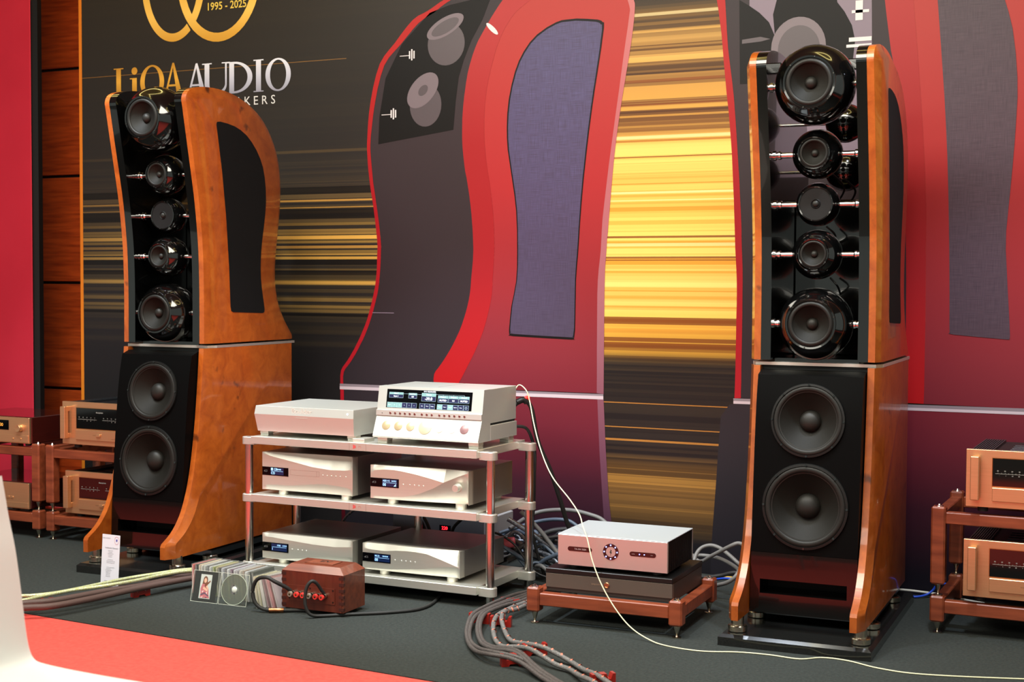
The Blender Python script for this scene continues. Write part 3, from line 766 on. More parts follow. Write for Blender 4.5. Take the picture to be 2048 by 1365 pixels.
def serif(b, ch, x, w, z0, h, y=-.0016):
    """roman capitals drawn from strokes; returns nothing, letter spans x..x+w"""
    T, th, s = h*.19, h*.065, h*.034
    lay = [y]

    def rect(b, x0, x1, z0_, z1_, _y):
        lay[0] -= .00006
        b.faces.new([b.verts.new(p) for p in ((x0, lay[0], z0_), (x1, lay[0], z0_), (x1, lay[0], z1_), (x0, lay[0], z1_))])

    def q(*p):
        lay[0] -= .00006
        return b.faces.new([b.verts.new((x+px*w, lay[0], z0+pz*h)) for px, pz in p])

    def ser(cx, zz, wid):
        rect(b, cx-wid/2, cx+wid/2, zz, zz+s, y)
    if ch in 'Ii':
        cx = x+w/2
        top = h if ch == 'I' else h*.66
        rect(b, cx-T/2, cx+T/2, z0, z0+top, y)
        ser(cx, z0, T*2)
        if ch == 'I':
            ser(cx, z0+h-s, T*2)
        else:
            rect(b, cx-T, cx, z0+top-s, z0+top, y)
            poly(b, ell(cx, z0+h*.88, T*.62, T*.62, 20), y)
    elif ch == 'L':
        rect(b, x+w*.18, x+w*.18+T, z0, z0+h, y)
        rect(b, x+w*.18, x+w, z0, z0+s*1.4, y)
        b.faces.new([b.verts.new(p) for p in ((x+w*.8, y, z0), (x+w, y, z0), (x+w, y, z0+h*.27), (x+w*.95, y, z0+h*.12))])
        ser(x+w*.18+T/2, z0+h-s, T*2.1)
        ser(x+w*.18, z0, T)
    elif ch == 'O':
        n = 48
        for i in range(n):
            p, r_ = 2*PI*i/n, 2*PI*(i+1)/n
            b.faces.new([b.verts.new((x+w/2+(w/2-k*(T*.92))*math.cos(u), y, z0+h/2+(h/2-k*th*.8)*1.03*math.sin(u))) for u, k in ((p, 0), (r_, 0), (r_, 1), (p, 1))])
    elif ch == 'A':
        hw = T/w
        q((.08, 0), (.08+.4*hw, 0), (.5, .86), (.47, 1))
        q((.47, 1), (.55, 1), (.94, 0), (.94-hw*1.1, 0))
        q((.22, .3), (.72, .3), (.7, .36), (.24, .36))
        ser(x+w*.12, z0, T*1.3)
        ser(x+w*.9, z0, T*1.7)
    elif ch == 'U':
        n = 20
        cx, rad = x+w/2, w*.36
        rect(b, cx-rad-T/2, cx-rad+T/2, z0+h*.33, z0+h, y)
        rect(b, cx+rad-th/2, cx+rad+th/2, z0+h*.33, z0+h, y)
        ser(cx-rad, z0+h-s, T*2)
        ser(cx+rad, z0+h-s, T*1.7)
        for i in range(n):
            p, r_ = PI+PI*i/n, PI+PI*(i+1)/n
            pts = []
            for u, k in ((p, 1), (r_, 1), (r_, 0), (p, 0)):
                f = (u-PI)/PI
                wd = T*(1-f)+th*f
                a_ = rad+(wd/2 if k else -wd/2)
                c_ = h*.34+(.0 if k else -(T*.7*(1-f)+th*1.2*f))
                pts.append(b.verts.new((cx+a_*math.cos(u), y, z0+h*.33+c_*math.sin(u))))
            b.faces.new(pts)
    elif ch == 'D':
        rect(b, x+w*.12, x+w*.12+T, z0, z0+h, y)
        ser(x+w*.12+T*.2, z0, T*1.4)
        ser(x+w*.12+T*.2, z0+h-s, T*1.4)
        x1 = x+w*.12+T
        n = 24
        W_ = x+w-x1
        for i in range(n):
            p, r_ = -PI/2+PI*i/n, -PI/2+PI*(i+1)/n
            b.faces.new([b.verts.new((x1+max(0, W_-k*T)*math.cos(u), y, z0+h/2+(h/2-k*th)*math.sin(u))) for u, k in ((p, 0), (r_, 0), (r_, 1), (p, 1))])


b = B()
for ch, x, w_, z0, h in (('L', -2.696, .1, 2.205, .165), ('i', -2.582, .052, 2.205, .165), ('O', -2.518, .158, 2.202, .17), ('A', -2.372, .14, 2.205, .172)):
    serif(b, ch, x, w_, z0, h)
ob('lettering', b, GOLDP, t, 0)
b = B()
for ch, x, w_, z0, h in (('A', -2.222, .14, 2.2, .165), ('U', -2.108, .165, 2.2, .16), ('D', -1.965, .162, 2.2, .158), ('I', -1.803, .074, 2.2, .16), ('O', -1.724, .152, 2.2, .158)):
    serif(b, ch, x, w_, z0, h)
ob('lettering', b, SILVERP, t, 0)
b = B()
for i, ch in enumerate('SPEAKERS'[::-1]):
    text(b, ch, .062, -1.678-i*.0525, 2.156, -.0016)
ob('lettering', b, WHP, t, 0)

# red banner at the far left
b = B()
box(b, -4.6, -3.2, 0, .03, 0, 3.25)
RB = thing('red_banner', 'plain red fabric banner in a black frame at the far left edge', 'banner', (0, 1.0, 0))
ob('banner_frame', b, BLACKM, RB, 0)
b = B()
box(b, -4.6, -3.245, -.008, 0, .0, 3.22, .004)
ob('banner_fabric', b, mat('red banner fabric', (206, 44, 66), .7, spec=.2, grain=((192, 36, 58), (2, 2, 2), .8)), RB, 0)

# ------------------------------------------------------------------ loudspeakers


def offset_open(pts, d, ends='z'):
    """curve moved to its right-hand side by d; end points slide along y only"""
    out = []
    n = len(pts)
    for i, (p, q) in enumerate(pts):
        a, c = pts[max(i-1, 0)], pts[min(i+1, n-1)]
        tx, tz = c[0]-a[0], c[1]-a[1]
        L = math.hypot(tx, tz) or 1
        nx, nz = tz/L, -tx/L
        out.append((p+nx*d, q+nz*d))
    return out


def tidy_inset(pts, d):
    """inset curve with the loops at tight corners taken out"""
    off = offset_open(pts, d)
    P = smooth([(y, z, 0) for y, z in pts], 4)
    ok = [min((Vector((y, z, 0))-p).length for p in P) > d*.97 for y, z in off]
    for k in range(len(off)-1):
        if (off[k+1][0]-off[k][0])*(pts[k+1][0]-pts[k][0])+(off[k+1][1]-off[k][1])*(pts[k+1][1]-pts[k][1]) <= 0:
            ok[max(k-1, 0)] = ok[k] = ok[k+1] = ok[min(k+2, len(off)-1)] = False
    ok[0] = ok[-1] = True
    out = list(off)
    i = 0
    while i < len(off):
        if not ok[i]:
            j = i
            while not ok[j]:
                j += 1
            a, c = off[i-1], off[j]
            for k in range(i, j):
                f = (k-i+1)/(j-i+1)
                out[k] = (a[0]+(c[0]-a[0])*f, a[1]+(c[1]-a[1])*f)
            i = j
        i += 1
    return out


def dense(pts, k=4):
    return [(p.x, p.y) for p in smooth([(x, z, 0) for x, z in pts], k)]


UP_CURVE = dense([(.19, .985), (.191, 1.19), (.188, 1.319), (.181, 1.431), (.161, 1.585), (.138, 1.703), (.111, 1.829), (.078, 1.986), (.071, 2.023), (.085, 2.052), (.122, 2.072), (.197, 2.086),
                  (.313, 2.089), (.432, 2.075), (.556, 2.036), (.652, 1.978), (.726, 1.893), (.767, 1.804), (.782, 1.711), (.782, 1.655), (.775, 1.57), (.764, 1.504), (.746, 1.401),
                  (.737, 1.317), (.74, 1.232), (.765, 1.148), (.816, 1.071), (.874, 1.008), (.88, .985)], 3)
LOW_CURVE = [(-.085, .095), (-.085, .146), (-.078, .158)] + dense([(-.078, .158), (-.017, .194), (.031, .242), (.065, .297), (.101, .387), (.13, .505), (.155, .658), (.175, .83), (.187, .965)], 3)[1:]
GRILLE_PTS = dense([(.26, 1.94), (.284, 1.946), (.388, 1.937), (.48, 1.906), (.558, 1.846), (.609, 1.772), (.63, 1.683), (.631, 1.6), (.618, 1.517), (.6, 1.434), (.59, 1.352), (.591, 1.269),
                    (.604, 1.196), (.62, 1.128), (.612, 1.113)], 2)+[(.603, 1.111), (.377, 1.119), (.362, 1.124), (.357, 1.144), (.347, 1.321), (.326, 1.541), (.298, 1.732), (.258, 1.93)]


def skin(b, loops, caps):
    """skin between successive point loops of equal length; caps at both ends"""
    vs_ = [[b.verts.new(p) for p in L] for L in loops]
    n = len(loops[0])
    for a, c in zip(vs_, vs_[1:]):
        for i in range(n):
            j = (i+1) % n
            b.faces.new((a[i], a[j], c[j], c[i]))
    if caps:
        b.faces.new(vs_[0])
        b.faces.new(vs_[-1][::-1])
    return b


def side_panel(b, curve, tail, s, x0, x1, x2, d):
    """panel outline = curve + tail; inner face at x0, edge to x1, chamfer to x2"""
    off = offset_open(curve, d)
    off[0] = (curve[0][0]+d, curve[0][1])
    off[-1] = (curve[-1][0]-(d if len(tail) == 0 else 0)+(d if len(tail) else 0)*1, curve[-1][1])
    # keep the chamfer inside the bottom edge
    zb = min(curve[0][1], curve[-1][1])
    off = [(y, max(z, zb)) for y, z in off]
    outer = curve+tail
    inner = off+tail
    skin(b, [[(s*x0, y, z) for y, z in outer], [(s*x1, y, z) for y, z in outer], [(s*x2, y, z) for y, z in inner]], True)


def cone_driver(parent, c, d, rad, name='woofer'):
    """a driver facing direction d at c: frame ring > surround, cone, dust cap, screws"""
    M = axis(c, d)
    ring = ob(name, lathe(B(), [(rad*.86, 0), (rad, 0), (rad, .004), (rad*.985, .008), (rad*.93, .009), (rad*.92, .004), (rad*.86, .004)], 48, M), mat('driver frame', (13, 13, 12), .4, spec=.3), parent)
    ob('surround', lathe(B(), [(rad*.93, .004)]+[(rad*(.86+.07*math.cos(u)), .003+rad*.04*math.sin(u)) for u in [PI*i/8 for i in range(9)]]+[(rad*.76, .002)], 48, M), mat('driver surround', (22, 21, 18), .5, spec=.3), ring)
    ob('cone', lathe(B(), [(rad*.79, .003), (rad*.6, -rad*.12), (rad*.4, -rad*.26), (rad*.27, -rad*.33)], 48, M), CONE, ring)
    ob('dust_cap', lathe(B(), [(rad*.29, -rad*.32)]+[(rad*.29*math.cos(u), -rad*.32+rad*.2*math.sin(u)) for u in [PI/2*i/6 for i in range(1, 7)]], 32, M), mat('dust cap', (28, 27, 24), .5, spec=.3), ring)
    b = B()
    n = 8 if rad > .1 else 6
    for i in range(n):
        u = 2*PI*i/n+PI/2
        p = M @ Vector((rad*.955*math.cos(u), rad*.955*math.sin(u), .006))
        cyl(b, p, d, rad*.028, .005, 10)
    ob('screws', b, BLACKG, ring)['kind'] = 'stuff'
    return ring


BAF = [(.95, .185), (.935, .142), (.86, .125), (.778, .112), (.66, .099), (.56, .09), (.38, .075), (.25, .067), (.1, .061)]


def baffle_y(z):
    for (za, ya), (zb, yb) in zip(BAF, BAF[1:]):
        if zb <= z <= za:
            return yb+(ya-yb)*(z-zb)/(za-zb)
    return .06


def loudspeaker(loc, rz, label):
    t = thing('loudspeaker', label, 'loudspeaker', loc, rz, 'floor-standing loudspeakers')
    # lower cabinet
    b = B()
    box(b, -.19, .19, .222, .855, .095, .96)
    ob('cabinet_core', b, BLACKM, t)
    BAFM = mat('black satin baffle', (6, 6, 6), .45, 0, .0, spec=.05)
    BAFG = mat('black lacquer baffle', (6, 6, 6), .1, 0, .45, spec=.3, coatr=.03)
    # front with the port opening: full-width bands above and below, two cheeks beside it
    PZ0, PZ1, PW, SPL = .168, .218, .152, .312

    def band(b, za, zb, xa, xb):
        zz = sorted({za, zb} | {z for z, _ in BAF if za < z < zb}, reverse=True)
        prof = [(z, baffle_y(z) if z < .935 else interp([(.935, .142), (.95, .185)], z)) for z in zz]
        prof = [(zz[-1], .22)]+[(zz[0], .22)]+prof
        prism(b, prof, lambda p, q, d: (d, q, p), xa, xb)
    b = B()
    band(b, SPL+.001, .95, -.186, .186)
    up = ob('front_baffle', b, BAFM, t, 20)
    drv = []
    for z, rad in ((.779, .131), (.480, .152)):
        sl = (baffle_y(z+.02)-baffle_y(z-.02))/.04
        drv.append(((0, baffle_y(z)+.001, z), Vector((0, -1, sl)).normalized(), rad))
    bore(up, [(c, d, r*.9, .09) for c, d, r in drv])
    b = B()
    band(b, PZ1, SPL, -.186, .186)
    band(b, .1, PZ0, -.186, .186)
    band(b, PZ0, PZ1, -.186, -PW)
    band(b, PZ0, PZ1, PW, .186)
    ob('lower_baffle', b, BAFG, t, 20)
    b = B()
    box(b, -PW, PW, .19, .2, PZ0, PZ1)
    ob('port_slot', b, BLACKD, t)
    for c, d, rad in drv:
        cone_driver(t, c, d, rad)
    for s in (-1, 1):
        b = B()
        off = [(y+.045, z) for y, z in LOW_CURVE]
        tail = [(.855, .965), (.855, .095)]
        skin(b, [[(s*.19, y, z) for y, z in LOW_CURVE+tail], [(s*.2137, y, z) for y, z in LOW_CURVE+tail], [(s*.2335, y, z) for y, z in off+[(.845, .965), (.845, .095)]]], True)
        ob('side_panel', b, BURL, t, 25)
        # upper side panel
        b = B()
        off = tidy_inset(UP_CURVE, .043)
        off = [(y, max(z, .985)) for y, z in off]
        off[0], off[-1] = (.233, .985), (.84, .985)
        skin(b, [[(s*.19, y, z) for y, z in UP_CURVE], [(s*.2137, y, z) for y, z in UP_CURVE], [(s*.2335, y, z) for y, z in off]], True)
        p = ob('upper_side_panel', b, BURL, t, 25)
        b = B()
        prism(b, UP_CURVE, lambda y, z, d: (d, y, z), s*.154, s*.1895)
        ob('lacquer_lining', b, BLACKG, p, 25)
        b = B()
        prism(b, GRILLE_PTS, lambda y, z, d: (d, y, z), s*.2325, s*.2352)
        ob('grille', b, mat('black grille cloth', (15, 16, 18), .9, spec=.2, bump=(900, .5)), p, 25)
    b = B()
    pl = [(-.2137, .2146), (.2137, .2146), (.2337, .257), (.2337, .87), (-.2337, .87), (-.2337, .257)]
    prism(b, pl, lambda p, q, d: (p, q, d), .9655, .9765)
    ob('divider_plate', b, ALU, t, 0)
    b = B()
    prism(b, [(p*.985, q+.004) for p, q in pl], lambda p, q, d: (p, q, d), .958, .9655)
    ob('shadow_gap', b, BLACKD, t, 0)
    b = B()
    box(b, -.15, .15, .24, .84, .977, .99)
    ob('floor_tray', b, BLACKG, t, 0)
    b = B()
    box(b, -.154, .154, .56, .72, .99, 1.575, .004)
    ob('rear_enclosure', b, BLACKG, t)
    b = B()
    box(b, -.154, .154, .3, .33, 2.02, 2.06, .004)
    ob('top_bar', b, BLACKG, t)
    # spheres
    for z, y, r, fr, kind in ((1.952, .16, .14, .093, 'mid'), (1.716, .215, .0885, .058, 'mid'), (1.54, .235, .0775, .063, 'tweeter'), (1.362, .23, .0885, .055, 'mid'), (1.115, .225, .13, .091, 'mid')):
        dz = (1.55-z)*.06
        d = Vector((0, -1, dz)).normalized()
        M = axis((0, y, z), d)
        cut = math.sqrt(r*r-fr*fr)
        a0 = math.acos(cut/r)
        prof = [(fr*.86, cut-.004), (fr*.9, cut+.004), (fr*.97, cut+.005), (fr, cut)]
        prof += [(r*math.sin(a0+(PI-a0)*i/28), r*math.cos(a0+(PI-a0)*i/28)) for i in range(1, 29)]
        sp = ob('sphere_enclosure', lathe(B(), prof, 56, M), BLACKG, t, 50)
        if kind == 'mid':
            q = fr*.88
            ob('surround', lathe(B(), [(q, cut)]+[(q*(.88+.1*math.cos(u)), cut+q*.08*math.sin(u)) for u in [PI*i/6 for i in range(7)]], 40, M), mat('driver surround', (22, 21, 18), .5, spec=.3), sp)
            ob('cone', lathe(B(), [(q*.8, cut), (q*.55, cut-q*.2), (q*.26, cut-q*.36)], 40, M), CONE, sp)
            ob('dust_cap', lathe(B(), [(q*.26, cut-q*.36)]+[(q*.26*math.cos(u), cut-q*.36+q*.2*math.sin(u)) for u in [PI/2*i/5 for i in range(1, 6)]], 24, M), mat('dust cap', (28, 27, 24), .5, spec=.3), sp)
        else:
            ob('tweeter_plate', lathe(B(), [(0, cut), (fr*.2, cut), (fr*.24, cut+.003), (fr*.28, cut), (fr*.9, cut+.002), (fr*.92, cut-.003)], 40, M), mat('tweeter plate', (15, 14, 14), .55, spec=.25), sp)
            ob('tweeter_dome', lathe(B(), [(fr*.19*math.cos(u), cut+fr*.12*math.sin(u)) for u in [PI/2*i/5 for i in range(6)]], 24, M), mat('dust cap', (28, 27, 24), .5, spec=.3), sp)
        b = B()
        for i in range(6):
            u = 2*PI*i/6+.3
            cyl(b, M @ Vector((fr*.94*math.cos(u), fr*.94*math.sin(u), cut+.004)), d, fr*.025, .003, 8)
        ob('screws', b, mat('screw heads', (90, 88, 84), .3, 1), sp)['kind'] = 'stuff'
        # chrome rods with turned collars out to the panels
        for s in (-1, 1):
            b = B()
            yy = y+.005
            lathe(b, [(0, 0), (.0105, 0), (.0105, .155-r*.93), (0, .155-r*.93)], 20, axis((s*r*.93, yy, z), (s, 0, 0)))
            rod = ob('support_rod', b, CHROME, t)
            L = .155
            pr = [(0, -.026), (.0125, -.026), (.0155, -.022), (.0155, -.015), (.0125, -.013), (.0125, -.008), (.018, -.006), (.018, 0), (0, 0)]
            ob('collar', lathe(B(), pr, 20, axis((s*L, yy, z), (s, 0, 0))), CHROME, rod)
    # rear-firing spheres
    for z, y, x, r in ((1.872, .66, .01, .076), (1.69, .67, .012, .078)):
        M = axis((x, y, z), (0, 1, 0))
        prof = [(r*math.sin(PI*i/20), -r*math.cos(PI*i/20)) for i in range(18)]+[(0, r*.8)]
        ob('rear_sphere', lathe(B(), prof, 40, M), BLACKG, t, 50)
        b = B()
        lathe(b, [(0, -.16), (.006, -.16), (.006, .16), (0, .16)], 16, axis((0, y+.01, z), (1, 0, 0)))
        ob('support_rod', b, CHROME, t)
    for k, (x0, x1, z0, z1) in enumerate(((.02, .0, 1.66, 1.56), (.06, .05, 1.64, 1.56), (-.01, -.02, 1.47, 1.4), (.0, .02, 1.28, 1.22))):
        b = tube(B(), [(x0, .35+k*.04, z0), (x0+.03, .45, (z0+z1)/2), (x1, .56, z1)], .004, 6)
        ob('internal_wire', b, BLACKM, t)
    # metal base under the cabinet
    b = B()
    box(b, -.212, .212, .24, .86, .052, .082, .003)
    ob('base_plate', b, mat('grey steel plate', (108, 116, 122), .28, .9), t)
    for x, y in ((-.2127, 0), (.2127, 0), (-.205, .24), (.205, .24), (-.205, .7), (.205, .7)):
        b = B()
        zt = .1 if y < .1 else .056
        lathe(b, [(0, .04), (.031, .04), (.034, .043), (.034, .06), (.031, .063), (.022, .064), (.022, zt), (0, zt)], 28, Matrix.Translation((x, y, 0)))
        ob('foot', b, NICKEL, t)
    return t


left = loudspeaker((-1.5756, -.1108, 0), .0334, 'tall burl wood loudspeaker left of the silver rack, angled to show its grille side')
right = dup(left)
right.location = (1.2648, -.0293, 0)
right.rotation_euler = (0, 0, .0368)
right['label'] = 'tall burl wood loudspeaker right of the wooden amplifier stand, seen face on'
GRAN = mat('black granite', (18, 18, 18), .14, 0, .3, grain=((44, 44, 42), (420, 420, 420), .6))
for loc, rz, lab in (((-1.5756, -.1108, 0), .0334, 'black stone plinth under the left loudspeaker'), ((1.2648, -.0293, 0), .0368, 'black stone plinth under the right loudspeaker')):
    b = B()
    x0, x1, y0, y1 = -.265, .26, -.07, .91
    i = .012
    skin(b, [[(x0, y0, 0), (x1, y0, 0), (x1, y1, 0), (x0, y1, 0)], [(x0, y0, .03), (x1, y0, .03), (x1, y1, .03), (x0, y1, .03)], [(x0+i, y0+i, .04), (x1-i, y0+i, .04), (x1-i, y1-i, .04), (x0+i, y1-i, .04)]], True)
    p = tag(ob('speaker_plinth', b, GRAN, sm=0), lab, 'plinth', 'stone speaker plinths')
    p.location = loc
    p.rotation_euler = (0, 0, rz)

# ------------------------------------------------------------------ silver rack
t = thing('equipment_rack', 'three-tier silver aluminium rack with round posts holding the silver components', 'rack', (-.53, .2, 0))
OX, OY = .53, -.2


def L_(x, y):
    return x+OX, y+OY


for zt, logo in ((.611, 1), (.369, 1), (.0805, 0)):
    b = B()
    x0, y0 = L_(-1.06, 0)
    x1, y1 = L_(0, .431)
    box(b, x0, x1, y0, y1, zt-.032, zt, .0015)
    sh = ob('shelf', b, ALU, t)
    if logo:
        b = B()
        for px in (-.576, -.498):
            rect(b, px+OX-.0004, px+OX+.0004, zt-.031, zt-.001, y0-.0004)
        ob('badge_seam', b, mat('engraved line', (120, 100, 90), .6), sh, 0)['kind'] = 'stuff'
        b = B()
        for s in (-1, 1):
            b.faces.new([b.verts.new((-.554+OX+px, y0-.0005, zt-.016+pz*s)) for px, pz in ((-.005, .0005), (-.005, .009), (.009, .004), (.009, .0005))])
        b.faces.new([b.verts.new((-.554+OX+px, y0-.0006, zt-.016+pz)) for px, pz in ((-.004, -.002), (-.004, .002), (.006, 0))])
        ob('badge', b, mat('red badge', (206, 86, 84), .5), sh, 0)
        b = B()
        text(b, 'PS', .014, -.527+OX, zt-.016, y0-.0006)
        ob('lettering', b, mat('engraved letters', (196, 140, 130), .5), sh, 0)
POSTS = ((.04, .04), (.04, .39), (-1.098, .04), (-1.098, .39), (-.485, .40))
for px, py in POSTS:
    x, y = L_(px, py)
    mid = px == -.485
    b = B()
    zs_ = [(.0, .05), (.077, .332), (.364, .574)]
    lathe(b, [(0, .0), (.0195, .0), (.0195, .012), (.017, .014), (.017, .602), (0, .602)] if not mid else [(0, .0), (.017, 0), (.017, .58), (0, .58)], 28, Matrix.Translation((x, y, 0)))
    ob('post', b, POSTM, t)
    if mid:
        continue
    s = 1 if px > -.5 else -1
    for zc, h in ((.588, .032), (.347, .032), (.0595, .035)):
        b = B()
        pts = [(-.04*s, -.021), (.008*s, -.024)]
        pts = [(x+px_, y+py_) for px_, py_ in [(-.0405*s, -.019), (.006*s, -.024)]+[(.006*s+.024*math.sin(u)*s*.9, -.024*math.cos(u)) for u in [PI*i/10 for i in range(1, 10)]]+[(.006*s, .024), (-.0405*s, .019)]]
        prism(b, pts, lambda p, q, d: (p, q, d), zc-h/2, zc+h/2)
        bmesh.ops.bevel(b, geom=[e for e in b.edges if abs(e.verts[0].co.z-e.verts[1].co.z) < 1e-6], offset=.0018, segments=1, affect='EDGES')
        cl = ob('collar', b, ALU, t, 30)
        if zc > .5:
            b = B()
            cyl(b, (x, y, zc+h/2-.0005), (0, 0, 1), .009, .001, 20)
            ob('collar_bolt', b, mat('bolt steel', (160, 160, 156), .3, 1), cl)


# ------------------------------------------------------------------ components with a milled wave front
def wave_front(b, W_, H_, c1, c2, k=.5):
    nu, nv = 72, 36
    g = []
    for i in range(nu+1):
        u = i/nu
        a, c = interp(c1, u), interp(c2, u)
        fd = min(1, u/.05)*min(1, (1-u)/.035)
        fd = fd*fd*(3-2*fd)
        row = []
        # the grid follows the two creases exactly
        lo = [c*j/10 for j in range(10)]
        md = [c+(a-c)*j/12 for j in range(12)]
        hi = [a+(1-a)*j/14 for j in range(15)]
        for v in lo+md+hi:
            d = 0
            if v > a:
                d = k*(v-a)*H_*fd
            elif v < c:
                d = k*.6*(c-v)*H_*fd
            row.append(b.verts.new((u*W_, d, v*H_)))
        g.append([b.verts.new((u*W_, .036, 0))]+row+[b.verts.new((u*W_, .036, H_))])
    for p, q in zip(g, g[1:]):
        for j in range(len(p)-1):
            b.faces.new((p[j], q[j], q[j+1], p[j+1]))
    return b


DISPW = mat('blue white glyphs', (150, 200, 240), .4, emit=.8)


def digital(name, label, cat, x0, y, z0, z1, shelf, c1, c2, disp, lines, buttons, depth=.39, W_=.4435, knob=None, tray=None, feet=None):
    H_ = z1-z0
    t = thing(name, label, cat, (x0, y, shelf), 0, 'silver wave-fronted components on the rack')
    dz = z0-shelf
    b = wave_front(B(), W_, H_, c1, c2)
    for v in b.verts:
        v.co.z += dz
    ob('front_panel', b, ALU, t, 12)
    b = B()
    box(b, .0005, W_-.0005, .036, depth, dz, dz+H_, .001)
    ob('case', b, mat('silver case', (150, 148, 144), .42, .9), t)
    b = B()
    box(b, .0, W_, .034, .04, dz, dz+H_)
    # cheeks closing the milled plate to the case
    box(b, 0, .0006, .0005, .036, dz+.001, dz+H_-.001)
    box(b, W_-.0006, W_, .0005, .036, dz+.001, dz+H_-.001)
    ob('front_frame', b, ALU, t)
    za, zb = dz+disp[0]*H_, dz+disp[1]*H_
    b = B()
    box(b, .0008, .131, -.0012, .001, za, zb)
    d = ob('display', b, GLASSBLK, t, 0)
    sx0, sx1 = lines[0]
    b = B()
    rect(b, sx0, sx1, za+.004, zb-.003, -.0016)
    ob('screen', b, LCD, d, 0)
    b = B()
    for s, x, zf, sz in lines[1]:
        text(b, s, sz, x, za+(zb-za)*zf, -.002, 'LEFT', bold=.02)
    rect(b, sx0+.003, sx1-.003, (za+zb)/2+.0005, (za+zb)/2+.0015, -.002)
    ob('glyphs', b, DISPW, d, 0)
    b = B()
    for k in range(5):
        ring = [(.018+.004*math.cos(u), (za+zb)/2+.004*math.sin(u)) for u in (0, 1.2, 2.4, 3.6)]
    text(b, 'dCS', .011, .018, (za+zb)/2, -.002)
    ob('lettering', b, mat('dim display letters', (120, 118, 120), .4), d, 0)
    for bx in buttons[0]:
        b = B()
        cyl(b, (bx, .0005, dz+buttons[1]*H_), (0, -1, 0), .0032, .0022, 14, .0008)
        ob('button', b, ALU, t)
    if knob:
        b = B()
        kx, kz, kr = knob
        lathe(b, [(0, -.0), (kr*1.25, 0), (kr*1.25, .001), (kr, .002), (kr, .022), (kr*.9, .025), (0, .025)], 40, axis((kx, .002, dz+kz*H_), (0, -1, 0)))
        ob('volume_knob', b, ALU, t)
    if tray:
        b = B()
        frame(b, tray[0], tray[1], dz+tray[2]*H_, dz+tray[3]*H_, .0007, -.0005)
        rect(b, tray[1]-.013, tray[1]-.0123, dz+tray[2]*H_, dz+tray[3]*H_, -.0005)
        ob('disc_tray', b, mat('tray seam', (150, 110, 100), .5), t, 0)
    for fx in (.085, W_-.05):
        for fy in (.035, depth-.05):
            b = B()
            lathe(b, [(0, 0), (.021, 0), (.022, .002), (.022, dz), (0, dz)], 24, Matrix.Translation((fx, fy, 0)))
            ob('foot', b, ALU, t)
    return t


digital('disc_transport', 'silver disc transport with a tray slot, upper left on the middle shelf', 'disc player', -1.023, .03, .388, .545, .369,
        [(0, .97), (.06, .93), (.1, .9), (.316, .80), (.558, .686), (.76, .64), (.92, .655), (1, .69)],
        [(0, .10), (.07, .14), (.316, .15), (.56, .23), (.68, .26), (.84, .24), (1, .18)],
        (.385, .61), ((.042, .108), (('\u25a0 CD', .044, .74, .013), ('24/44K', .07, .74, .009), ('CD', .045, .28, .014))), ([.300, .321, .342, .363, .384, .411], .487), tray=(.141, .283, .435, .575))
digital('audio_converter', 'silver converter with a round volume knob, right on the middle shelf', 'converter', -.4945, .03, .389, .523, .369,
        [(0, .76), (.04, .84), (.14, .885), (.25, .885), (.36, .85), (.47, .8), (.58, .735), (.75, .62), (.9, .83), (1, .95)],
        [(0, .07), (.2, .08), (.36, .11), (.5, .23), (.65, .43), (.75, .615), (.9, .825), (1, .945)],
        (.355, .62), ((.055, .125), (('AES1+2', .058, .74, .010), ('24/352', .098, .74, .008), ('00', .058, .28, .015), ('\u25e2', .108, .3, .016))), ([.151, .181, .202, .222, .243], .475), knob=(.397, .5, .0145))
digital('network_streamer', 'silver streamer at left on the bottom shelf, partly behind the wooden box', 'streamer', -1.023, .03, .0995, .2045, .0805,
        [(0, .9), (.05, .86), (.116, .855), (.32, .79), (.56, .73), (.81, .71), (1, .78)],
        [(0, .0), (.24, .03), (.48, .15), (.73, .33), (.97, .37), (1, .37)],
        (.29, .645), ((.046, .124), (('192K', .074, .72, .009), ('LOCK', .102, .72, .008), ('I', .05, .3, .014))), ([.149, .178, .199, .219], .45))
digital('master_clock', 'silver clock unit at right on the bottom shelf', 'clock', -.5315, .03, .0995, .2045, .0805,
        [(0, .8), (.1, .77), (.23, .76), (.36, .82), (.45, .84), (.56, .835), (.67, .80), (.82, .63), (.955, .46), (1, .4)],
        [(0, .04), (.3, .08), (.6, .2), (.82, .37), (.955, .42), (1, .38)],
        (.30, .64), ((.055, .128), (('44.1k', .058, .74, .010), ('00:00:00', .094, .74, .0075), ('00', .058, .28, .015))), ([.151, .181, .201, .222, .243], .45))

# slim silver unit, top left of the rack
t = thing('phono_stage', 'low pearl silver unit with a folded front edge, top left of the rack', 'amplifier', (-1.05, .012, .611))
b = B()
X1 = .485
skin(b, [[(.008, .014, .022), (X1-.006, .014, .022), (X1-.006, .395, .022), (.008, .395, .022)], [(.0, .0, .0935), (X1, .0, .0935), (X1, .4, .0935), (.0, .4, .0935)], [(.004, .006, .128), (X1-.003, .006, .128), (X1-.003, .398, .128), (.004, .398, .128)]], True)
bmesh.ops.bevel(b, geom=[e for e in b.edges if e.verts[0].co.z > .12 and e.verts[1].co.z > .12], offset=.001, segments=1, affect='EDGES')
ob('case', b, WHITEAL, t, 20)
b = B()
Mt = Matrix.Translation((0, 0, 0)) @ Matrix.Rotation(0, 4, 'X')
text(b, 'Boulder', .03, .235, .1115, .0018, bold=.01, sx=1.05)
ob('lettering', b, mat('pale engraved letters', (204, 196, 188), .5), t, 0)
b = B()
text(b, 'PHONO PREAMPLIFIER', .006, .235, .085, .0006)
ob('lettering', b, mat('pale engraved letters', (204, 196, 188), .5), t, 0)
b = B()
cyl(b, (.455, .0035, .111), (0, -1, 0), .0035, .001, 12)
ob('indicator_light', b, mat('white blue light', (210, 225, 255), .3, emit=6), t)
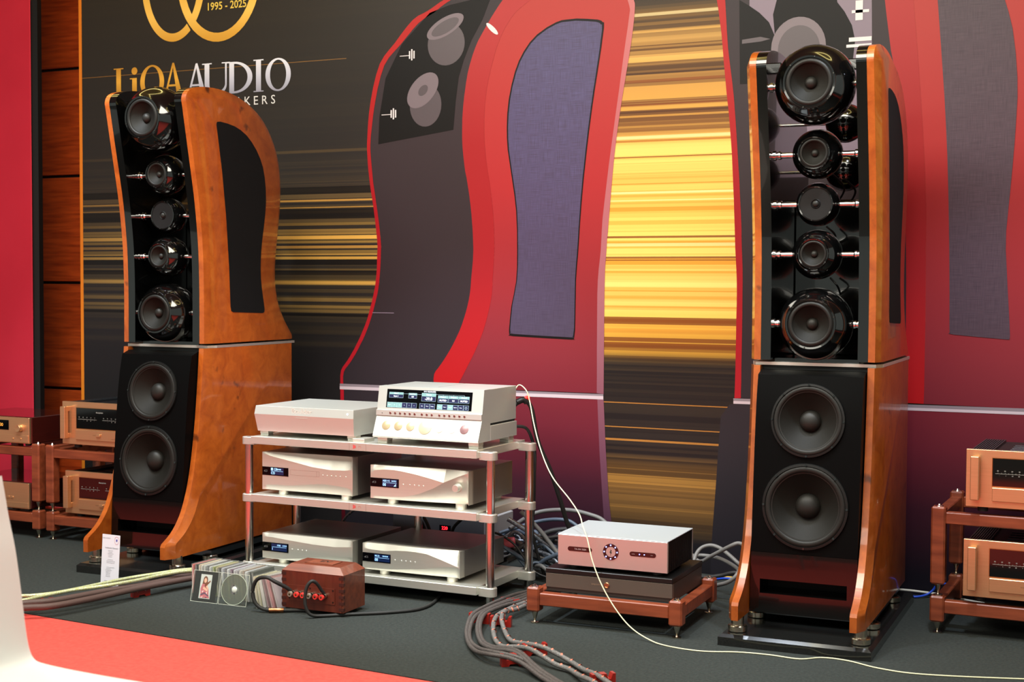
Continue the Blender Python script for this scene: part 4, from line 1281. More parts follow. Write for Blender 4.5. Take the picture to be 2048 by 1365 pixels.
for fx, fy in ((.028, .05), (X1-.028, .05), (.028, .35), (X1-.028, .35)):
    b = B()
    box(b, fx-.02, fx+.02, fy-.02, fy+.02, .009, .022, .001)
    box(b, fx-.019, fx+.019, fy-.019, fy+.019, .0, .0085, .001)
    ob('foot', b, ALU, t)['kind'] = 'stuff'
b = B()
box(b, -.03, .025, -.04, .04, 0, .014, .0015)
p = tag(ob('metal_slab', b, ALU), 'small flat metal slab between the two pearl silver units on the rack', 'slab')
p.location = (-.545, .062, .611)

# preamplifier with the screen
t = thing('preamplifier', 'pearl silver preamplifier with a wide colour screen, top right of the rack', 'amplifier', (-.475, .012, .611))
W_ = .474
fac = [(.004, .026), (-.0, .032), (.033, .111), (.0335, .113), (.028, .113), (.0285, .134), (.036, .1345), (.052, .2275), (.056, .2285), (.105, .2285), (.105, .026)]
b = B()
prism(b, fac, lambda p, q, d: (d, p, q), 0, W_)
ob('fascia', b, WHITEAL, t, 0)
b = B()
box(b, .0025, W_-.0025, .1075, .34, .094, .228, .001)
ob('top_cover', b, WHITEAL, t)
b = B()
box(b, -.0005, W_+.0005, .1052, .342, .026, .085, .001)
ob('base_tray', b, WHITEAL, t)
b = B()
box(b, .006, W_-.006, .1055, .335, .03, .222)
ob('dark_gap_core', b, BLACKD, t)  # black core added so the open gaps between the panels read dark
b = B()
box(b, .24, .2405, .107, .339, .228, .2284)
ob('cover_seam', b, mat('engraved line', (120, 100, 90), .6), t)
sl = math.atan2(.052-.036, .2275-.1345)
MS = Matrix.Translation((0, .036, .1345)) @ Matrix.Rotation(-sl, 4, 'X')
SH = math.hypot(.016, .093)
b = B()
box(b, .04, .425, -.0006, .002, .010, .084, 0, MS)
scn = ob('display', b, GLASSBLK, t, 0)
TEAL = mat('screen teal', (110, 150, 150), .4, emit=.55)
NAVY = mat('screen navy', (22, 26, 62), .4, emit=.5)
bg_, bn, bt, bo = B(), B(), B(), B()


def sbox(x0, x1, z0, z1, head, val, hs=.0068, vsz=.0105):
    zm = z0+(z1-z0)*.6
    rect(bg_, x0, x1, zm, z1, -.0009, MS)
    rect(bn, x0, x1, z0, zm, -.0009, MS)
    text(bt, head, hs, (x0+x1)/2, (zm+z1)/2, -.0014, M=MS)
    text(bt, val, vsz, (x0+x1)/2, (z0+zm)/2, -.0014, bold=.02, M=MS)
    for p in ((x0, x1, z0, z0+.0006), (x0, x0+.0006, z0, z1), (x1-.0006, x1, z0, z1), (x0, x1, z1-.0006, z1)):
        rect(bo, *p, -.0012, MS)


sbox(.051, .116, .050, .072, 'Input 1', 'Input 1', vsz=.008)
sbox(.140, .178, .050, .071, 'Input Trim', '0.0', .0055, .008)
sbox(.2, .264, .041, .0735, 'Volume', '-39.0', .0075, .0165)
sbox(.274, .319, .039, .066, 'Output 1', 'MUTED', .0065, .0095)
sbox(.321, .365, .039, .066, 'Output 2', '0.0', .0065, .0085)
sbox(.367, .413, .039, .066, 'Output 3', 'MUTED', .0065, .0095)
for p in ((.116, .140, .0665, .0671), (.178, .2, .0665, .0671), (.264, .391, .0695, .0701), (.296, .2968, .066, .0695), (.3425, .3433, .066, .0695), (.390, .3908, .066, .0695)):
    rect(bo, *p, -.0012, MS)
keys = [(.045, .0225, 6, ('Input 1', '2', '3', '4', '5', '6'), (0, 1, 2)), (.193, .0232, 3, ('Exit', 'Menu', 'Display'), ()), (.272, .0235, 6, ('Mute 1', 'Mute 2', 'Mute 3', 'Options', 'Setup', ''), (0, 2))]
for x, st, n, names, lit in keys:
    for i in range(n):
        rect(bg_ if i in lit else bn, x+i*st+.0008, x+(i+1)*st-.0008, .0115, .0315, -.0009, MS)
        text(bt, names[i], .0046, x+(i+.5)*st, .0215, -.0014, M=MS)
        for p in ((x+i*st, x+(i+1)*st, .031, .0316), (x+i*st, x+(i+1)*st, .0112, .0118), (x+i*st, x+i*st+.0006, .0112, .0316), (x+(i+1)*st-.0006, x+(i+1)*st, .0112, .0316)):
            rect(bo, *p, -.0012, MS)
for i in range(20):
    u, v = R(120)+R(300)*i/20, R(120)+R(300)*(i+1)/20
    bo.faces.new([bo.verts.new(MS @ Vector((.4012+r*math.cos(q), -.0012, .0215+r*math.sin(q)))) for q, r in ((u, .005), (v, .005), (v, .0038), (u, .0038))])
rect(bo, .4007, .4017, .0225, .0275, -.0012, MS)
text(bt, '2110  PREAMPLIFIER', .0062, .235, .079, -.0014, bold=.02, M=MS)
ob('screen_tiles', bg_, TEAL, scn, 0)['kind'] = 'stuff'
ob('screen_fields', bn, NAVY, scn, 0)
ob('screen_text', bt, INK, scn, 0)
ob('screen_lines', bo, mat('screen outline', (150, 180, 190), .4, emit=.6), scn, 0)
DOT = mat('small button tint', (150, 96, 92), .3, .8)
for k in range(15):
    x = .066+.0223*k+(.0105 if k > 5 else 0)+(.0115 if k > 8 else 0)
    b = B()
    cyl(b, (x, .028, .1235), (0, -1, 0), .0046, .0015, 16, .0005)
    ob('small_button', b, DOT, t)
b = B()
cyl(b, (.028, .0282, .1215), (0, -1, 0), .0018, .0006, 12)
ob('sensor', b, BLACKM, t)
ks = math.atan2(.033, .079)
MK = Matrix.Translation((0, 0, .032)) @ Matrix.Rotation(-ks, 4, 'X')
for x, r, cc in ((.053, .0185, (186, 170, 134)), (.109, .0185, (186, 170, 134)), (.164, .0185, (196, 182, 146)), (.231, .029, (206, 202, 172)), (.295, .0185, (240, 238, 222)), (.349, .0185, (250, 250, 248)), (.405, .0185, (150, 116, 118))):
    m = mat('push button %d' % (cc[2]), cc, .3, .25)
    b = B()
    lathe(b, [(0, 0), (r, 0), (r, .0012), (r-.0006, .0016), (0, .0016)], 36, MK @ axis((x, 0, .0455), (0, -1, 0)))
    ob('push_button', b, m, t)
for fx, fy in ((.032, .045), (W_-.032, .045), (.032, .31), (W_-.03, .31)):
    b = B()
    box(b, fx-.022, fx+.022, fy-.022, fy+.022, .011, .026, .001)
    box(b, fx-.021, fx+.021, fy-.021, fy+.021, .0, .0105, .001)
    ob('foot', b, ALU, t)['kind'] = 'stuff'

# power unit on the floor behind the rack
t = thing('power_conditioner', 'grey power unit with a red number display standing behind the rack', 'power unit', (-.5, .62, 0), .02)
b = B()
box(b, -.235, .215, 0, .3, .025, .225, .003)
ob('case', b, mat('grey silver case', (190, 194, 200), .4, .25), t)
b = B()
box(b, -.235, .215, -.006, 0, .025, .222, .002)
ob('front_panel', b, mat('dark silver fascia', (116, 116, 122), .4, .7), t)
b = B()
box(b, .0, .055, -.0075, -.006, .165, .19)
d = ob('display', b, GLASSBLK, t, 0)
b = B()
text(b, '220', .02, .026, .177, -.0082, bold=.02)
ob('digits', b, mat('red digits', (255, 30, 40), .4, emit=3), d, 0)
for fx in (-.2, .18):
    for fy in (.03, .27):
        b = B()
        cyl(b, (fx, fy, 0), (0, 0, 1), .018, .025, 20)
        ob('foot', b, RUBBER, t)

# ------------------------------------------------------------------ wooden amplifier stands
def stand_tier(t, W_, D, z0, z1, rail_z0, rail_z1, post, foot_h, dome, parts=None):
    """four posts with rails at the edges; posts z0..z1, cone feet of height foot_h below"""
    for sx in (-1, 1):
        for sy in (0, 1):
            x, y = sx*W_/2, sy*D
            b = B()
            box(b, x-post/2, x+post/2, y-post/2, y+post/2, z0, z1, .006)
            p = ob('post', b, CHERRY, t, 30)
            if foot_h:
                b = B()
                f = foot_h
                lathe(b, [(0, z0-f), (post*.32, z0-f), (post*.32, z0-f+.004), (.006, z0-f+.005), (.005, z0-f+.007), (.003, z0-f+.009), (post*.2, z0-f*.3), (post*.25, z0-f*.1), (post*.25, z0), (0, z0)], 20, Matrix.Translation((x, y, 0)))
                ob('spike_foot', b, NICKEL, p)
            if dome:
                b = B()
                lathe(b, [(post*.3, 0), (post*.28, .002), (post*.14, .004), (post*.1, .008), (0, .009)], 20, Matrix.Translation((x, y, z1)))
                ob('spike_cup', b, CHROME, p)
    for sy in (0, 1):
        b = B()
        box(b, -W_/2+post/2, W_/2-post/2, sy*D-post*.4, sy*D+post*.4, rail_z0, rail_z1, .003)
        ob('rail', b, CHERRY, t, 30)
    for sx in (-1, 1):
        b = B()
        box(b, sx*W_/2-post*.4, sx*W_/2+post*.4, post/2, D-post/2, rail_z0, rail_z1, .003)
        ob('rail', b, CHERRY, t, 30)


ms = thing('amplifier_stand', 'low cherry wood stand under the silver and the black amplifier, centre', 'stand', (.571, -.092, 0), .042)
stand_tier(ms, .545, .418, .045, .136, .070, .116, .05, .045, True)

# black amplifier, then the silver one on top
t = thing('power_amplifier', 'wide black amplifier with a grey front band lying on the cherry wood stand', 'amplifier', (.573, -.066, .116), .036)
b = B()
box(b, -.243, .243, .004, .375, 0, .069, .002)
ob('case', b, mat('dark grey case', (52, 49, 46), .5, .3), t)
b = B()
box(b, -.2435, .2435, 0, .02, .016, .068, .001)
ob('front_panel', b, mat('grey front', (96, 88, 80), .45, .5), t)
b = B()
box(b, -.2445, .2445, -.001, .377, .0685, .087, .002)
ob('lid', b, mat('black lid', (20, 19, 19), .35, .3), t)
b = B()
lathe(b, [(0, 0), (.0105, 0), (.0105, .003), (.008, .004), (.007, .002), (0, .002)], 28, axis((-.004, 0, .043), (0, -1, 0)))
ob('power_button', b, mat('rose gold', (214, 168, 128), .2, 1), t)
b = B()
text(b, 'lampizator', .009, -.045, .043, -.0006)
ob('lettering', b, mat('dim gold letters', (140, 116, 96), .5), t, 0)
for fx in (-.19, .19):
    for fy in (.05, .33):
        b = B()
        cyl(b, (fx, fy, -.0), (0, 0, 1), .016, .004, 16)
        ob('foot', b, RUBBER, t)

t = thing('integrated_amplifier', 'silver amplifier with a ring of blue lights on top of the black amplifier', 'amplifier', (.581, -.05, .204), .04)
b = B()
box(b, -.205, .205, .012, .305, .013, .124, .001)
ob('case', b, mat('anodised dark case', (30, 30, 32), .4, .5), t)
SIL = mat('satin silver plate', (214, 212, 208), .36, .85)
SILT = mat('blasted silver lid', (174, 182, 186), .5, .3)
b = B()
box(b, -.211, .211, 0, .013, .013, .125, .0012)
fp = ob('front_panel', b, SIL, t)
b = B()
box(b, -.211, .211, .0005, .318, .1245, .128, .001)
ob('lid', b, SILT, t)
for s in (-1, 1):
    b = B()
    for i in range(24):
        y = .02+i*.0122
        box(b, s*.203 if s > 0 else s*.211, s*.211 if s > 0 else s*.203, y, y+.004, .014, .1235)
    h = ob('heatsink_fins', b, mat('black anodised fins', (22, 20, 20), .4, .6), t, 0)
    h['kind'] = 'stuff'
b = B()
box(b, -.211, .211, .31, .318, .013, .1245)
ob('rear_panel', b, SIL, t)
MAROON = mat('dark window', (40, 16, 16), .15)


def pill(x0, x1, z0, z1):
    r = (z1-z0)/2
    return [(x1-r+r*math.cos(u), z0+r+r*math.sin(u)) for u in [-PI/2+PI*i/10 for i in range(11)]]+[(x0+r+r*math.cos(u), z0+r+r*math.sin(u)) for u in [PI/2+PI*i/10 for i in range(11)]]


for x0, x1, nm in ((-.172, -.077, 'display_window'), (.068, .168, 'control_window')):
    b = B()
    prism(b, pill(x0, x1, .066, .083), lambda p, q, d: (p, d, q), -.0008, .002)
    pw = ob(nm, b, MAROON, fp)
    b = B()
    if x0 < 0:
        text(b, 'TA-244 300A', .0085, -.122, .0745, -.0012)
    else:
        text(b, 'standby', .004, .082, .0745, -.0012)
        text(b, 'select', .004, .152, .0745, -.0012)
    ob('lettering', b, mat('pale letters', (190, 170, 170), .5), pw, 0)
    if x0 > 0:
        for k in (.106, .124):
            b = B()
            cyl(b, (k, -.0006, .0745), (0, -1, 0), .0018, .001, 10)
            ob('led', b, mat('blue led', (110, 130, 255), .3, emit=9), pw)
b = B()
lathe(b, [(.0195, 0), (.0195, .0015), (.03, .0015), (.03, 0)], 48, axis((-.004, 0, .0745), (0, -1, 0)))
rg = ob('dial_ring', b, MAROON, fp)
for k in range(8):
    u = PI/4*k
    b = B()
    cyl(b, (-.004+.0248*math.cos(u), -.0014, .0745+.0248*math.sin(u)), (0, -1, 0), .0023, .001, 10)
    ob('led', b, mat('blue led', (110, 130, 255), .3, emit=9), rg)
b = B()
lathe(b, [(0, .001), (.0185, .001), (.0195, 0)], 40, axis((-.004, 0, .0745), (0, -1, 0)))
kn = ob('dial', b, SIL, fp)
b = B()
for pts in ([(-.001, .010), (.004, .006), (.002, .001), (.005, -.003), (.001, -.007), (-.003, -.004), (-.004, .001), (-.001, .004)], [(-.002, -.009), (.001, -.009), (.001, -.012), (-.002, -.012)]):
    vv = [b.verts.new((-.004+p, -.0015, .0745+q)) for p, q in pts]
    for tri in tessellate_polygon([[Vector((p, q, 0)) for p, q in pts]]):
        b.faces.new([vv[i] for i in tri])
ob('emblem', b, mat('dark emblem', (60, 50, 46), .5), kn, 0)
for fx in (-.16, .16):
    for fy in (.04, .27):
        b = B()
        cyl(b, (fx, fy, 0), (0, 0, 1), .018, .0135, 20)
        ob('foot', b, RUBBER, t)


# ------------------------------------------------------------------ two-tier cherry stands with gold amplifiers
def two_tier(loc, label, W_=.56, D=.42):
    t = thing('amplifier_stand', label, 'stand', loc, 0)
    stand_tier(t, W_, D, .043, .137, .076, .122, .05, .043, False)
    stand_tier(t, W_, D, .18, .461, .40, .442, .05, .043, True)
    return t


MET = mat('meter scale white', (190, 188, 180), .5)


def gold_amp(loc, label, rz=0, W_=.466, H_=.204, back='black'):
    t = thing('power_amplifier', label, 'amplifier', loc, rz, 'champagne gold power amplifiers')
    d0 = .02
    b = B()
    box(b, -W_/2, W_/2, 0, .016, d0, d0+H_, .0012)
    fp = ob('front_panel', b, GOLD, t)
    b = B()
    box(b, -W_/2+.012, W_/2-.012, .016, .42, d0+.006, d0+H_-.012, .002)
    ob('case', b, mat('amplifier black case', (20, 19, 20), .45, .3), t)
    for s in (-1, 1):
        b = B()
        for i in range(9):
            x = s*(W_/2-.016-i*.0085)
            box(b, x-.0022, x+.0022, .02, .41, d0+H_-.013, d0+H_-.003)
        h = ob('heatsink_fins', b, mat('grey anodised fins', (70, 76, 82), .35, .7), t, 0)
        h['kind'] = 'stuff'
    b = B()
    for i in range(5):
        box(b, -.1, .1, .06+i*.05, .085+i*.05, d0+H_-.012, d0+H_-.007, .002)
    ob('top_vents', b, mat('dark vent bars', (60, 60, 64), .3, .8), t)['kind'] = 'stuff'
    for s in (-1, 1):
        b = B()
        x = s*(W_/2-.034)
        box(b, x-.0145, x+.0145, -.038, -.012, d0+.028, d0+H_-.022, .002)
        box(b, x-.011, x+.011, -.014, 0, d0+.03, d0+.052, .001)
        box(b, x-.011, x+.011, -.014, 0, d0+H_-.046, d0+H_-.024, .001)
        ob('handle', b, GOLD, fp)
    b = B()
    x0 = -W_/2+.09
    box(b, x0, -x0, -.002, .004, d0+.078, d0+H_-.028)
    g = ob('meter_window', b, GLASSMET, t, 0)
    b = B()
    frame(b, x0-.002, -x0+.002, d0+.076, d0+H_-.026, .002, -.0021)
    ob('window_trim', b, mat('gold trim line', (190, 140, 80), .3, 1), g, 0)
    b = B()
    for s in (-1, 1):
        cx = s*.075
        rect(b, cx-.058, cx+.058, d0+.122, d0+.1228, -.003)
        for i in range(9):
            rect(b, cx-.05+i*.012, cx-.0494+i*.012, d0+.1235, d0+.1262, -.003)
            if i % 2 == 0:
                text(b, ('50', '30', '20', '10', '0')[i//2], .006, cx-.05+i*.012, d0+.132, -.003)
        for i in range(5):
            text(b, ('-', '1', '10', '50', '+')[i], .0055, cx-.045+i*.022, d0+.116, -.003)
    text(b, 'Accuphase', .01, 0, d0+.158, -.003)
    ob('meter_marks', b, MET, g, 0)
    b = B()
    box(b, x0, -x0, -.008, 0, d0+.024, d0+.072, .0015)
    lp = ob('lower_panel', b, GOLD, fp)
    b = B()
    box(b, -.012, .012, -.016, -.008, d0+.042, d0+.056, .002)
    ob('power_button', b, GOLD, lp)
    b = B()
    text(b, 'POWER', .005, -.028, d0+.049, -.0085)
    text(b, 'STEREO POWER AMPLIFIER', .004, .1, d0+.036, -.0085)
    ob('lettering', b, mat('brown letters', (120, 84, 50), .6), lp, 0)
    for fx in (-.18, .18):
        for fy in (.05, .36):
            b = B()
            cyl(b, (fx, fy, 0), (0, 0, 1), .018, .02, 16)
            ob('foot', b, RUBBER, t)
    return t


two_tier((1.937, .425, 0), 'two-tier cherry wood stand at the right edge, cut off by the frame')
gold_amp((1.983, .402, .451), 'champagne gold amplifier on the upper tier of the right wooden stand')
gold_amp((1.979, .402, .129), 'champagne gold amplifier on the lower tier of the right wooden stand')
two_tier((-2.205, .345, 0), 'two-tier cherry wood stand half hidden behind the left loudspeaker')
gold_amp((-2.187, .345, .451), 'champagne gold amplifier on the upper tier, half behind the left loudspeaker')
gold_amp((-2.172, .345, .118), 'champagne gold amplifier on the lower tier, half behind the left loudspeaker')
two_tier((-2.855, .345, 0), 'two-tier cherry wood stand at the far left edge under the gold preamplifiers')


def gold_pre(loc, label, H_, knob):
    t = thing('preamplifier', label, 'amplifier', loc, 0, 'champagne gold preamplifiers')
    W_, d0 = .465, .014
    b = B()
    box(b, -W_/2, W_/2, 0, .014, d0, d0+H_, .0015)
    fp = ob('front_panel', b, GOLD, t)
    b = B()
    box(b, -W_/2-.004, W_/2+.004, .014, .38, d0, d0+H_+.003, .003)
    ob('case', b, mat('dark wood lacquer case', (58, 18, 14), .12, 0, .6), t)
    if knob:
        for s in (-1, 1):
            b = B()
            lathe(b, [(0, 0), (.021, 0), (.021, .001), (.0185, .002), (.0175, .02), (.016, .022), (0, .021)], 36, axis((s*(W_/2-.056), 0, d0+H_*.6), (0, -1, 0)))
            ob('knob', b, GOLD, fp)
        b = B()
        box(b, -.1, .1, -.0015, .002, d0+H_*.5, d0+H_*.88)
        g = ob('display', b, GLASSBLK, fp, 0)
        b = B()
        text(b, '-30', .022, .05, d0+H_*.69, -.002)
        ob('digits', b, mat('amber digits', (255, 170, 70), .4, emit=.8), g, 0)
        b = B()
        box(b, -W_/2+.004, W_/2-.004, -.003, 0, d0+.004, d0+H_*.32, .001)
        ob('lower_panel', b, GOLD, fp)
        for x in (.13, .18, -.13):
            b = B()
            cyl(b, (x, -.003, d0+H_*.18), (0, -1, 0), .004, .003, 12)
            ob('small_button', b, GOLD, fp)
    else:
        b = B()
        box(b, -.12, .045, -.0015, .002, d0+H_*.3, d0+H_*.85)
        ob('display', b, GLASSBLK, fp, 0)
        for x in (.1, .125):
            b = B()
            box(b, x-.008, x+.008, -.004, 0, d0+H_*.38, d0+H_*.46, .001)
            ob('button', b, GOLD, fp)
        b = B()
        box(b, -W_/2+.004, W_/2-.004, -.002, 0, d0+.004, d0+H_*.24, .001)
        ob('lower_panel', b, GOLD, fp)
    for fx in (-.19, .19):
        for fy in (.04, .33):
            b = B()
            cyl(b, (fx, fy, 0), (0, 0, 1), .016, d0, 16)
            ob('foot', b, RUBBER, t)


gold_pre((-2.852, .33, .444), 'champagne gold preamplifier with round knob at far left, upper tier', .126, True)
gold_pre((-2.858, .33, .124), 'champagne gold player with two small buttons at far left, lower tier', .125, False)

# ------------------------------------------------------------------ wooden selector box with jacks
MAHO = mat('mahogany', (98, 40, 24), .4, 0, .3, grain=((78, 26, 14), (50, 50, 5), .95))
MAHOL = mat('light mahogany side', (112, 54, 32), .42, 0, .2, grain=((80, 34, 20), (5, 50, 50), .9))
MAHOD = mat('dark mahogany end grain', (62, 24, 16), .5)
t = thing('switch_box', 'reddish wooden box with red-ringed sockets on the carpet before the rack', 'box', (-.507, -.29, 0), .03)
X, D = .132, .08
b = B()
box(b, -X+.004, X-.004, -D, D, .016, .158)
body = ob('body', b, MAHO, t, 0)
for s in (-1, 1):
    b = B()
    box(b, s*X-.004, s*X+.004, -D+.002, D-.002, .016, .158)
    ob('side_board', b, MAHOL, t, 0)
# box joint fingers at the two front corners
for s in (-1, 1):
    for k in range(6):
        z = .0225+k*.0235
        b = B()
        box(b, -X-.0046 if s < 0 else X-.0155, -X+.0155 if s < 0 else X+.0046, -D-.0006, -D+.0125, z, z+.0115)
        ob('joint_finger', b, MAHOD, body, 0)
b = B()
i, h = .028, .03
skin(b, [[(-X-.004, -D-.001, .158), (X+.005, -D-.001, .158), (X+.005, D, .158), (-X-.004, D, .158)], [(-X+i-.004, -D+i*.8, .158+h*.8), (X-i+.004, -D+i*.8, .158+h*.8), (X-i+.004, D-i*.8, .158+h*.8), (-X+i-.004, D-i*.8, .158+h*.8)]], True)
lid = ob('lid', b, mat('mahogany lid', (124, 58, 36), .36, 0, .3, grain=((88, 36, 20), (6, 50, 50), .8)), t, 0)
b = B()
box(b, -.062, .062, -.036, .036, .1822, .1842)
pq = ob('plaque', b, mat('plaque wood', (126, 62, 38), .5), lid, 0)
b = B()
MP = Matrix.Translation((0, 0, .1846)) @ Matrix.Rotation(-PI/2, 4, 'X')
frame(b, -.062, .062, -.036, .036, .0016)
text(b, 'EV', .034, .004, .012, 0, bold=.03, sx=1.3)
text(b, 'E V O L U T I O N', .0085, 0, -.02, 0, bold=.02)
for v in b.verts:
    v.co = MP @ v.co
ob('lettering', b, mat('burnt letters', (26, 14, 10), .7), pq, 0)
b = B()
box(b, -.108, .1, -D-.0025, -D+.001, .045, .105)
jp = ob('socket_plate', b, MAHO, t, 0)
b = B()
for x, z in ((-.008, .098), (.092, .098), (.092, .054), (-.1, .054)):
    cyl(b, (x, -D-.0025, z), (0, -1, 0), .003, .0015, 10)
ob('screws', b, mat('dark screws', (50, 44, 40), .4, .8), jp)['kind'] = 'stuff'
RRED, RSIL = mat('red socket ring', (226, 60, 54), .35), mat('grey socket ring', (170, 164, 150), .35, .6)
for k, x in enumerate((-.086, -.058, -.030, -.003, .026, .053)):
    b = B()
    lathe(b, [(.0045, .022), (.0045, .024), (.0095, .024), (.0105, .022), (.0105, .014), (.007, .013), (.007, 0)], 24, axis((x, -D-.002, .073), (0, -1, 0)))
    j = ob('socket', b, RSIL if k in (0, 3) else RRED, jp)
    b = B()
    lathe(b, [(0, .01), (.0045, .01), (.0045, .0235)], 16, axis((x, -D-.002, .073), (0, -1, 0)))
    lathe(b, [(.0071, 0), (.0085, 0), (.0085, .013), (.0071, .0135)], 20, axis((x+.009, -D-.002, .0775), (0, -1, 0)))
    ob('socket_core', b, NICKEL, j)['kind'] = 'stuff'
for x, y in ((-.1, -.06), (.1, -.06), (-.1, .06), (.1, .06)):
    b = B()
    lathe(b, [(0, 0), (.008, 0), (.01, .004), (.012, .016), (0, .016)], 16, Matrix.Translation((x, y, 0)))
    ob('foot', b, NICKEL, t)


def cable(name, label, pts, r, m, cat='cable', group=None, n=8, k=6):
    o = ob(name, tube(B(), pts, r, n, k), m, None, 60)
    return tag(o, label, cat, group)


CAB = mat('dark braided cable', (44, 44, 46), .55, bump=(500, .4))
c = cable('audio_cable', 'black cable looping from the wooden box down to the carpet at its left', [(-.592, -.385, .083), (-.602, -.40, .098), (-.63, -.43, .122), (-.665, -.44, .138), (-.708, -.44, .125), (-.728, -.44, .08), (-.715, -.44, .035), (-.68, -.43, .012), (-.62, -.4, .009), (-.56, -.36, .007), (-.42, -.3, .007)], .0075, RUBBER)
b = B()
tube(b, [(-.662, -.4275, .0105), (-.636, -.412, .0098), (-.615, -.399, .0092)], .0095, 12)
ob('copper_plug', b, mat('copper sleeve', (190, 130, 88), .3, 1, grain=((110, 66, 40), (60, 60, 60), .9)), c)
cable('audio_cable', 'black cable looping over the front of the wooden box', [(-.445, -.375, .08), (-.45, -.39, .1), (-.459, -.41, .13), (-.47, -.425, .139), (-.484, -.435, .12), (-.49, -.44, .08), (-.485, -.44, .04), (-.47, -.43, .014), (-.44, -.40, .007), (-.36, -.33, .007), (-.24, -.23, .007), (-.17, -.12, .007), (-.2, .06, .007), (-.3, .3, .007)], .0066, RUBBER)

# ------------------------------------------------------------------ price card
t = thing('price_card', 'white standing specification card before the left loudspeaker', 'card', (-1.517, -.345, 0), -.03)
b = B()
box(b, -.055, .06, -.02, .03, 0, .006, .001)
ob('card_base', b, mat('clear grey acrylic', (70, 70, 70), .15), t)
MC = Matrix.Rotation(R(-4), 4, 'X')
b = B()
box(b, -.0475, .0475, -.001, .001, .006, .212, 0, MC)
cf = ob('card', b, mat('white card', (226, 226, 236), .5), t, 0)
b = B()
text(b, 'LiOA AUDIO', .0075, -.024, .197, -.0016, M=MC)
text(b, 'Loudspeaker Diamond', .0075, .004, .158, -.0016, bold=.02, M=MC)
rg_ = random.Random(4)
for k in range(22):
    z = .146-k*.0062
    if k in (5, 9, 10, 18, 19):
        continue
    wd = rg_.uniform(.018, .05)
    x0 = -.012 if k > 11 else -.004
    rect(b, x0-wd*.35, x0+wd*.65, z, z+.0012, -.0016, MC)
rect(b, .0, .035, .014, .0154, -.0016, MC)
ob('lettering', b, mat('grey print', (150, 150, 158), .6), cf, 0)
b = B()
for i_ in range(24):
    u, v = 2*PI*i_/24, 2*PI*(i_+1)/24
    b.faces.new([b.verts.new(MC @ Vector((.031+r*math.cos(q), -.0016, .19+1.3*r*math.sin(q)))) for q, r in ((u, .0125), (v, .0125), (v, .0115), (u, .0115))])
ob('stamp_ring', b, mat('red stamp', (196, 110, 130), .6), cf, 0)
b = B()
rect(b, .027, .035, .186, .195, -.0016, MC)
ob('stamp_mark', b, mat('blue stamp', (90, 90, 170), .6), cf, 0)

# ------------------------------------------------------------------ compact discs
CLR = clear('clear case plastic', (1, 1, 1), .78)
CLR2 = clear('clear case lid', (.96, .98, .96), .95)
ins = [((224, 108, 100), 'red'), ((30, 28, 30), 'black'), ((226, 206, 170), 'cream'), ((214, 208, 196), 'ivory'), ((204, 206, 200), 'pale grey'), ((52, 52, 56), 'charcoal'), ((222, 224, 220), 'white'), ((150, 158, 80), 'green'),
       ((190, 176, 120), 'olive'), ((92, 84, 74), 'brown'), ((206, 206, 214), 'light grey'), ((60, 50, 54), 'dark plum'), ((230, 230, 232), 'white'), ((120, 84, 110), 'purple'), ((212, 212, 220), 'silver grey'), ((186, 180, 186), 'mauve grey'),
       ((222, 216, 204), 'cream'), ((150, 120, 96), 'tan'), ((226, 228, 230), 'white'), ((84, 84, 76), 'grey green'), ((66, 70, 62), 'dark green')]
ordn = 'first second third fourth fifth sixth seventh eighth ninth tenth eleventh twelfth thirteenth fourteenth fifteenth sixteenth seventeenth eighteenth nineteenth twentieth twenty-first twenty-second'.split()


def cd_case(loc, rx_, ry_, rz, colour, label, group):
    t = thing('compact_disc_case', label, 'disc case', loc, 0, group)
    t.rotation_euler = (rx_, ry_, rz)
    b = B()
    box(b, -.0051, .0051, 0, .142, 0, .125)
    ob('case', b, CLR, t, 0)
    b = B()
    box(b, -.0034, .0036, .004, .138, .004, .1215)
    ob('booklet', b, mat('booklet %d %d %d' % colour, colour, .6), t, 0)
    b = B()
    box(b, -.003, .003, .0012, .0026, .006, .119)
    ob('spine_label', b, mat('spine %d %d %d' % colour, mixc(colour, (235, 235, 235), .45), .6), t, 0)
    return t


x = -1.128
for k, (cc, cn) in enumerate(ins):
    x += .0158
    lean = R(1.5+k*.25)
    cd_case((x, -.315+.003*((k*7) % 3)-.0012*k, .0012), 0, -lean if k > 3 else R(-1), R(-3+(k % 3)), cc, '%s jewel case with %s insert, %s from the left in the upright row' % ('compact disc', cn, ordn[k]), 'compact discs in the upright row')
FAN = [((222, 210, 170), 'cream'), ((210, 200, 160), 'yellowish'), ((226, 222, 214), 'ivory'), ((118, 60, 66), 'wine red'), ((180, 110, 110), 'dusty pink'), ((168, 150, 152), 'grey photo')]
xo = [-.742, -.729, -.716, -.7, -.684, -.66]
for k, (cc, cn) in enumerate(FAN):
    cd_case((xo[k]+.006, -.40+.004*k, .003), 0, R(-9-k*2.6), R(-4-k*2), cc, 'compact disc with %s insert, %s from the left in the leaning fan' % (cn, ordn[k]), 'compact discs leaning in the fan')

